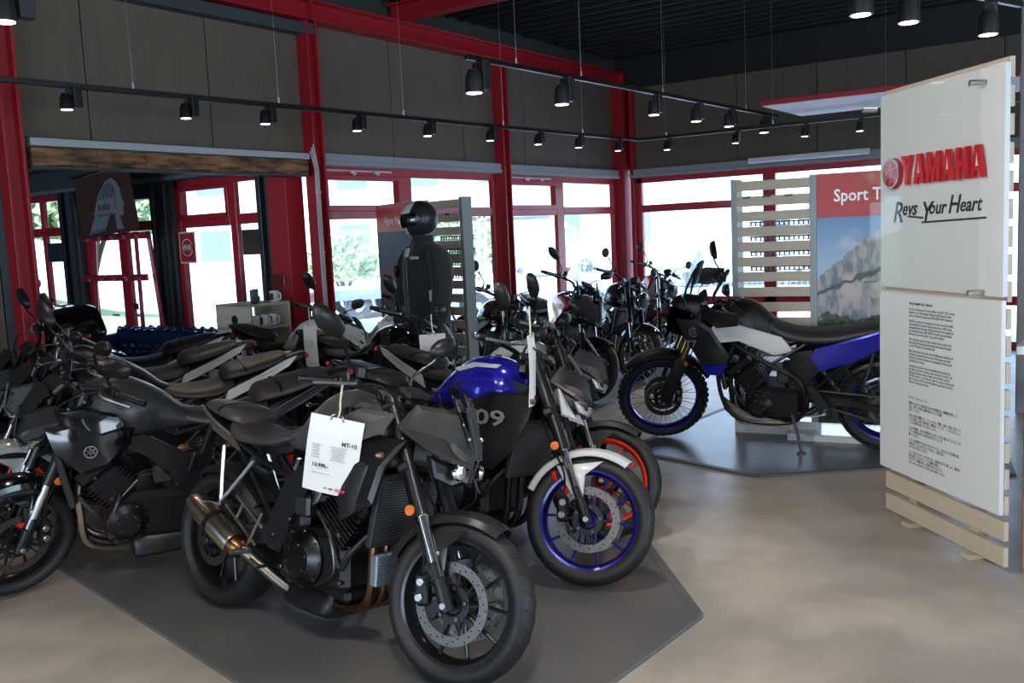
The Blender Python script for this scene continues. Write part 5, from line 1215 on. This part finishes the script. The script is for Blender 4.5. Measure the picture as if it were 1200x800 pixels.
m.tube([(.5,-.62,1.98), (.5,.62,1.98)], .035, 8, 1); m.build('roll_cage', M('pale_tube', (.55,.60,.63), .4), ut)
MB().box((-.15,0,2.06), (1.2,1.35,.05), .02).build('roof', VW, ut); MB().box((-.5,0,1.0), (.4,1.1,.6), .06).build('seat_bench', VD, ut)
for x in (-1.05,1.05):
    for y in (-.6,.6): m = MB(); wheel_s(m, (x,y,.32), .32, .12, (0,1,0)); m.build('wheel', VD, ut)
for s1 in (-1,1): MB().box((-1.62,s1*.45,.75), (.03,.12,.14), .01).build('tail_lamp', REDL, ut)
bd = empty('building', (-20,22,-.1), (0,0,R(35))); tag(bd, 'white building across the yard behind the corner windows', 'building')
MB().box((0,0,3.6), (26,6,7.2), .02).build('wall', BLD, bd)
for i in range(8):
    for z in (1.8,4.6): MB().box((-10.5+i*3,-3.01,z), (1.3,.06,1.3), .01).build('window', BWN, bd)
bd = empty('building', (8,34,-.1), (0,0,R(-4))); tag(bd, 'low white hall with a teal stripe behind the back window', 'building')
MB().box((0,0,3.4), (34,8,6.8), .02).build('wall', BLD, bd); MB().box((0,-4.02,4.6), (34,.06,.7), .01).build('stripe', TEAL, bd)
for i in range(10): MB().box((-14+i*3.1,-4.02,2.4), (1.6,.06,1.1), .01).build('window', BWN, bd)
fc = empty('yard_fence', (0,0,-.1)); tag(fc, 'thin grey wire fence crossing the yard behind the back window', 'fence')
FM = M('galvanised_wire', (.45,.55,.55), .5, metal=.5)
for i in range(9): MB().cyl((-7+i*2,10.5-i*.1,0), (-7+i*2,10.5-i*.1,1.5), .03, 8).build('post', FM, fc)
m = MB()
for i in range(113): x = -7+i*.142; m.box((x,10.5-(x+7)*.05,.80), (.010,.010,1.3), 0)
for z in (.2,.6,1.0,1.42): m.beam((-7,10.5,z), (9,9.7,z), .012, .012, 0)
o = m.build('wire_mesh', FM, fc, smooth=False); o['kind'] = 'stuff'
# ---------------------------------------------------------------- the motorcycles on the mats
ADV = dict(L=1.59, rf=.345, hf=.046, rr=.325, hr=.066, rimf=.268, rimr=.230, rake=26, steer=20, kind='spoke', rim=BRIM, knob=True, fender='mx', fend=MBLK, forkm=GOLD, stan=CHR, front='rally', fdisc=.141,
    bar=(1.10,1.14,.42), guards=True, tm=PLAS, emb=INKG, eng=ENG, ncyl=2, header=SBLK, muffler='side', mufm=ALU, standm=ALU, stx=.62, tubeframe=True, indp=(1.30,.12,.96), indx=False, sweep=.09,
    tank=[(1.24,.05,.99,.84), (1.15,.12,1.06,.80), (1.02,.145,1.10,.80), (.88,.14,1.09,.78), (.78,.11,1.01,.78), (.70,.09,.93,.80)],
    seat=[(.80,.07,1.02,.88), (.72,.10,.95,.84), (.60,.12,.90,.80), (.46,.135,.885,.79), (.30,.14,.89,.80), (.12,.13,.92,.84), (-.05,.12,.945,.88), (-.20,.10,.955,.90), (-.26,.05,.95,.91)], pil=None,
    tail=[(.30,.08,.84,.76), (.05,.09,.90,.82), (-.18,.08,.94,.87), (-.34,.05,.95,.90)], tailside=[(.52,.13,.57), (.44,.15,.77), (.10,.145,.87), (-.22,.10,.965), (-.24,.10,.91), (.18,.135,.68)], tailsm=BLUE,
    shr=[(1.42,.13,1.00), (1.26,.17,1.00), (1.14,.19,.93), (1.02,.19,.72), (1.10,.19,.58), (1.20,.19,.60), (1.34,.16,.84)], shroud=PLAS, embp=(1.27,0,.90), emby=.182, embr=.035,
    panels=[('tank_side_panel', WHT, [(1.17,.175,.90), (1.09,.185,.985), (.99,.18,.965), (.66,.15,.855), (.58,.14,.745), (.72,.15,.725), (.96,.175,.835), (1.08,.19,.825)], .016),
            ('lower_shroud_tip', BLUE, [(1.235,.195,.66), (1.04,.20,.67), (1.08,.205,.58), (1.19,.20,.585)], .010),
            ('skid_plate', ALU, [(1.12,.13,.42), (1.09,.14,.30), (.98,.15,.20), (.62,.14,.17), (.62,.14,.22), (.92,.16,.26), (1.04,.15,.36)], .004),
            ('seat_rail_cover', SBLK, [(.60,.13,.74), (.46,.14,.76), (.42,.14,.60), (.52,.14,.50), (.64,.14,.56)], .004)])
t7 = bike('motorcycle', 'blue and light grey adventure motorcycle with gold fork and spoked wheels beside the sign', 5.063, -5.633, -170.6, **ADV)
for s1 in (1,-1): text('lettering', 'T7', .075, INKG, t7, Matrix.Translation((1.335 if s1 > 0 else 1.21, s1*.196, .79)) @ Matrix.Rotation(pi if s1 > 0 else 0, 4, 'Z') @ Matrix.Rotation(pi/2, 4, 'X'), off=.001)

MT10 = dict(sm=M('seat_vinyl_grey', (.05,.047,.045), .45, bump=(700,.35,.0008)), L=1.40, steer=13, front='mt10', headm=M('tech_black_cowl', (.05,.049,.047), .26, metal=.45), tm=M('tech_black_tank', (.16,.155,.145), .33, metal=.5), fend=M('tech_black_guard', (.035,.034,.034), .25, metal=.4), rim=KRIM, ncyl=4, header=BRZ, muffler='sport', mufm=TIT, rearm=ALU, swm=ENGG, oil=True,
    levm=ALU, bem=SBLK, bar=(.97,1.05,.39), cov=DARKM, mirr=1.15, hr=.092, shroud=SBLK,
    tank=[(1.08,.10,.97,.84), (1.0,.16,1.02,.80), (.88,.18,1.045,.76), (.76,.17,1.03,.75), (.64,.135,.96,.76), (.55,.10,.88,.76), (.49,.085,.85,.77)],
    shr=[(1.22,.13,.88), (1.17,.19,.78), (1.14,.215,.64), (1.06,.215,.60), (.96,.20,.74), (.86,.185,.80), (1.0,.18,.88)], shr2=[(1.16,.14,.97), (1.14,.19,.90), (.98,.205,.84), (.84,.19,.84), (.86,.185,.92), (1.0,.175,.98)], indp=(1.10, .17, .80),
    seat=[(.58,.09,.90,.82), (.50,.11,.855,.79), (.40,.135,.825,.765), (.28,.15,.82,.76), (.17,.145,.84,.77), (.10,.11,.865,.80)],
    pil=[(.15,.09,.885,.83), (.10,.12,.915,.84), (.02,.12,.925,.855), (-.08,.10,.93,.875), (-.15,.07,.93,.89), (-.17,.04,.925,.895)],
    tail=[(.30,.09,.78,.72), (.12,.10,.83,.75), (-.03,.10,.87,.80), (-.14,.08,.905,.85), (-.20,.05,.915,.88)],
    tailside=[(.20,.13,.73), (.17,.14,.79), (-.02,.125,.855), (-.14,.095,.90), (-.18,.08,.90), (-.10,.09,.85), (-.02,.115,.80)])
m10 = bike('motorcycle', 'dark grey naked motorcycle in the foreground with a titanium silencer and large price tag', 3.173, -9.813, -3.8, **MT10)
for s1 in (1,-1):
    for k in range(3): MB().box((.99-.035*k, s1*.163, .965-.003*k), (.014,.02,.035), .002, (0,R(-12),0)).build('tank_vent', GBLK, m10)
    MB().pillow([(.84,s1*.17,.70), (.80,s1*.18,.60), (.76,s1*.175,.58), (.78,s1*.165,.70)], .004, .006, (0,s1,0)).build('frame_cover', ALU if s1 < 0 else SBLK, m10)
MB(lambda p: p).pillow([(1.10,-.205,.78), (1.06,-.225,.60), (.98,-.225,.56), (.93,-.215,.70), (1.0,-.20,.80)], .01, .02, (0,-1,0)).build('intake_duct', PLAS, m10)

MT09 = dict(L=1.44, steer=24, front='mt', headm=SBLK, lgm=LGRY, tm=BLUE, fend=LGRY, rim=BRIM, header=DARKM, levm=ALU, bem=ALU, emb=ENGG, embr=.036, shroud=PLAS, tailm=PLAS, tailsm=PLAS, bar=(1.0,1.05,.39),
    shr=[(1.20,.14,.86), (1.19,.18,.74), (1.13,.205,.60), (1.02,.21,.50), (.88,.20,.50), (.80,.19,.62), (.78,.175,.80), (.98,.175,.86)])
m9 = bike('motorcycle', 'blue-tanked naked motorcycle with blue wheels and a pale grey front mudguard', 3.06, -8.79, -2.0, calm=SBLK, **MT09)
for s1 in (1,-1):
    text('lettering', '09', .10, INKG, m9, Matrix.Translation((.90 if s1 < 0 else 1.18, s1*.216, .71)) @ Matrix.Rotation(0 if s1 < 0 else pi, 4, 'Z') @ Matrix.Rotation(pi/2, 4, 'X') @ Matrix.Diagonal((1.9,1,1,1)), off=.002)
    MB().pillow([(1.0,s1*.152,.995), (.84,s1*.158,1.0), (.70,s1*.140,.965), (.74,s1*.148,.952), (.86,s1*.165,.98), (.98,s1*.160,.978)], .003, .004, (0,s1,.6)).build('tank_stripe', LGRY, m9)
    MB().box((1.325, s1*.135, .50), (.02,.012,.045), .004, (0,R(-24),0)).build('red_reflector', REDL, m9)
MT07 = dict(L=1.40, steer=24, front='mt', headm=MBLK, tm=WHT, fend=MBLK, rim=RRIM, ncyl=2, header=DARKM, levm=ALU, shr2=[(1.10,.15,.96), (1.06,.185,.88), (.90,.19,.84), (.80,.18,.86), (.88,.17,.96)], shr2m=MBLK, tailsm=LGRY)
bike('motorcycle', 'white-tanked naked motorcycle with bright red wheels half hidden behind the blue one', 2.84, -8.16, -3, **MT07)

FAR = dict(fine=False)
bike('motorcycle', 'sport touring motorcycle with deep red side panels and a clear windscreen', .92, -4.02, -32, **FAR, L=1.45, steer=24, front='tourer', headm=M('graphite_cowl', (.10,.10,.105), .3, metal=.4), tm=M('blue_black_tank', (.02,.03,.06), .2, coat=1), fend=MBLK, ncyl=2, usd=False, forkm=SBLK, stan=CHR, bar=(1.0,1.12,.41), refl=True, shroud=REDP,
     shr=[(1.26,.14,.95), (1.18,.19,.86), (1.05,.205,.74), (.90,.20,.64), (.80,.185,.70), (.66,.165,.90), (.80,.17,.98), (1.05,.17,.99)], emb=WHT, embp=(1.0,0,.88), emby=.205)
bike('motorcycle', 'black retro naked motorcycle with a round headlight and bronze wheel rims', .84, -2.70, -36, **FAR, L=1.44, steer=24, front='round', tm=M('midnight_tank', (.012,.014,.022), .2, coat=1), fend=GBLK, fender='short', rim=M('bronze_rim', (.30,.20,.10), .35, metal=.8), stan=CHR, mirror='round', usd=True, refl=True, dash='round', shr=None, bar=(1.0,1.08,.41))
bike('motorcycle', 'white and red retro motorcycle with gold rims nearest the corner column', .66, -1.22, -44, **FAR, L=1.405, steer=24, front='round', tm=WHT, shroud=REDP, fend=REDP, fender='short', rim=GRIM, usd=False, forkm=SBLK, stan=CHR, mirror='round', refl=True, dash='round', ncyl=2, bar=(1.0,1.10,.41),
     shr=[(1.06,.12,1.0), (1.05,.16,.86), (.92,.178,.82), (.88,.176,.98), (.98,.14,1.03)])
bike('motorcycle', 'glossy black cruiser with chrome fork and round lamp, right of the slatted wall', .62, -4.95, -30, **FAR, L=1.50, steer=22, front='round', tm=GBLK, fend=GBLK, fender='short', kind='spoke', usd=False, forkm=SBLK, stan=CHR, mirror='round', dash='round', ncyl=2, fins=True, header=CHR, muffler='side', mufm=CHR, shr=None, emb=None, pil=None,
     tank=[(1.12,.05,.98,.84), (1.04,.12,1.02,.80), (.90,.15,1.03,.80), (.76,.13,.97,.78), (.62,.08,.86,.77)], seat=[(.66,.08,.80,.74), (.50,.13,.76,.69), (.34,.15,.77,.69), (.22,.13,.83,.72), (.18,.08,.84,.76)], tail=[(.2,.10,.72,.66), (0,.10,.74,.68), (-.2,.08,.70,.66)], tailside=None, plate=False, strap=False, bar=(1.04,1.06,.40), hl=(1.36,.87), hlr=.095)
# rear row behind the foreground machines
bike('motorcycle', 'naked motorcycle with a pale fuel tank beside the oak cabinet', .25, -7.27, -4, **FAR, steer=22, tm=WHT, tailsm=PLAS, headm=LGRY, ncyl=2, L=1.38, emb=GOLD, stan=GOLD)
bike('motorcycle', 'naked motorcycle with a silver and white tank in front of the city poster', .50, -6.55, -3, **FAR, steer=22, tm=LGRY, tailsm=PLAS, L=1.40, headm=TGRY, shr2=[(1.10,.15,.96), (1.06,.185,.88), (.90,.19,.84), (.80,.18,.86), (.88,.17,.96)], shr2m=WHT)
bike('motorcycle', 'black naked motorcycle in the middle of the main mat, behind the foreground one', 1.35, -7.52, -6, **FAR, steer=22, tm=GBLK, tailsm=SBLK, L=1.40, headm=MBLK, mirr=.9)
# left row, heading towards the lower left
LEFT = dict(steer=20, levm=ALU)
bike('motorcycle', 'matt grey naked motorcycle at the left front with a gloss black mudguard', 2.74, -9.04, -117, **{**LEFT, **dict(L=1.34, shroud=GBLK, fend=GBLK, tm=DGRY, tailsm=DGRY, headm=SBLK, discs=(1,), embp=(.98,0,.755), emby=.222, emb=INKG, standm=STL, shr2=[(1.12,.14,.95), (1.08,.19,.88), (.92,.20,.82), (.80,.19,.84), (.84,.185,.90), (1.0,.165,.96)], shr2m=GBLK)})
bike('motorcycle', 'dark motorcycle second in the left row with an orange tank sticker and a pale mudguard', 1.90, -8.58, -117, **{**LEFT, **dict(fend=LGRY, tm=SBLK, tailsm=WHT, headm=TGRY, rim=RRIM, shr2=[(1.12,.14,.95), (1.08,.19,.88), (.92,.20,.82), (.80,.19,.84), (.84,.185,.90), (1.0,.165,.96)], shr2m=TGRY, steer=18)})
b6 = bike('motorcycle', 'dark motorcycle third in the left row with white tail panels', .98, -8.22, -117, **{**LEFT, **dict(fend=SBLK, tm=SBLK, tailsm=WHT, headm=SBLK, fine=False)})
bike('motorcycle', 'dark motorcycle at the back of the left row by the wall opening', .28, -7.86, -117, **{**LEFT, **dict(tm=DGRY, tailsm=WHT, fine=False)})
# machines in the annex, seen past the left column
bike('motorcycle', 'black touring motorcycle with a top case seen from behind in the annex', -1.15, -7.88, 178, **FAR, L=1.60, front='round', tm=GBLK, fend=GBLK, kind='cast', mirror='round', topcase=True, usd=False, stan=CHR, fins=True, muffler='side', mufm=CHR, hr=.09, casem=GBLK, tailside=None, rr=.33, plate=False)
bike('motorcycle', 'black and chrome cruiser at the far left edge in the annex', -2.55, -8.75, -150, **FAR, L=1.60, front='round', tm=GBLK, fend=GBLK, fender='short', mirror='round', usd=False, forkm=CHR, stan=CHR, fins=True, muffler='side', mufm=CHR, header=CHR, shr=None, barm=CHR, bar=(1.02,1.18,.40), gripm=SBLK, hhm=CHR, hlr=.10, engm=ENGG)

# ---------------------------------------------------------------- price tags
def price_tag(label, loc, rz, w, h, model=None, price=None, tilt=0., blank=False, roll=0.):
    r = empty('price_tag', loc, (R(tilt), R(roll), R(rz))); tag(r, label, 'price tag', None)
    V = []; F = []
    for i in range(7):
        for j in range(9): u_, v_ = i/6, j/8; V.append((w*(u_-.5), -.012*sin(pi*u_)*v_-.006*sin(pi*v_*1.3), -h*v_))
    for i in range(6):
        for j in range(8): q = i*9+j; F.append((q,q+1,q+10,q+9))
    m = MB(); m.add(V, F); o = m.build('sheet', PAPER, r, ang=60)
    MB().tube([(0,0,.0), (.004,0,.03), (0,0,.07), (.0,.0,.13)], .004, 6, 3).build('clip', M('pale_clip', (.7,.68,.45), .4), r)
    for s1 in (-1,1): MB().tube([(s1*w*.12,-.004,-.012), (s1*w*.10,-.008,.006), (s1*w*.05,-.004,.012)], .003, 6, 3).build('clip_wire', ALU, r)
    mw_ = lambda x, z: Matrix.Translation((x*w-w/2, -.0175, -h*z)) @ Matrix.Rotation(pi/2, 4, 'X')
    k = w/.21
    if model: text('model_name', model, .022*k, INK, r, mw_(.66,.335), ext=.0002, off=.0006)
    if price: text('price', price, .020*k, INK, r, mw_(.16,.66), ext=.0002, off=.0006)
    if not blank:
        m = MB()
        rd = random.Random(len(label))
        for q in range(7): m.box((w*(.10+.10)-w/2, -.0172, -h*(.37+.028*q)), (w*.18*(.6+.4*rd.random()),.0006,h*.006), 0); m.box((w*.62-w/2, -.0178, -h*(.37+.028*q)), (w*.42*(.5+.5*rd.random()),.0006,h*.006), 0)
        m.box((w*.34-w/2,-.0172,-h*.74), (w*.34,.0006,h*.006), 0); m.build('small_print', INKG, r, smooth=False)
        text('brand', 'YAMAHA', .013*k, INKR, r, mw_(.70,.935), ext=.0002, off=.0006)
        m = MB(); m.lathe((w*.675-w/2,-.0165,-h*.92), (0,-1,0), [(.003*k,0),(.006*k,0),(.006*k,.001),(.003*k,.001)], 14, closed=True); m.build('brand_mark', INKR, r)
        m = MB(); m.box((w*.56-w/2,-.016,-h*.92), (w*.07,.0006,h*.018), 0); m.box((w*.46-w/2,-.016,-h*.92), (w*.05,.0006,h*.012), 0); m.build('footer_marks', INK, r, smooth=False)
    return r
price_tag('large white price sheet hanging on the right handlebar of the dark grey foreground motorcycle', (4.144,-9.986,.985), 24, .212, .295, 'MT-10', '13.999,-', roll=12)
price_tag('narrow price sheet seen edge-on hanging on the bars of the blue motorcycle', (4.248,-8.837,1.17), 112, .16, .33, None, None, roll=0)
price_tag('price sheet hanging in front of the oak slats, left of the blue tank', (2.72,-7.72,1.01), 52, .175, .27, 'MT-09', None, roll=0)
price_tag('white price sheet hanging left of the second red column', (1.428,-7.586,1.03), 10, .12, .31, None, None)
price_tag('small folded price sheet on the silver tank under the city poster', (1.549,-6.89,.99), 40, .13, .12, None, None, blank=True)
# small warning stickers on the left machines
def sticker(label, loc, rz, w, h, mat, rx=0):
    o = tag(MB().box((0,0,0), (w,.002,h), .0005).build('sticker', mat), label, 'sticker'); o.location = loc; o.rotation_euler = (R(rx),0,R(rz)); return o
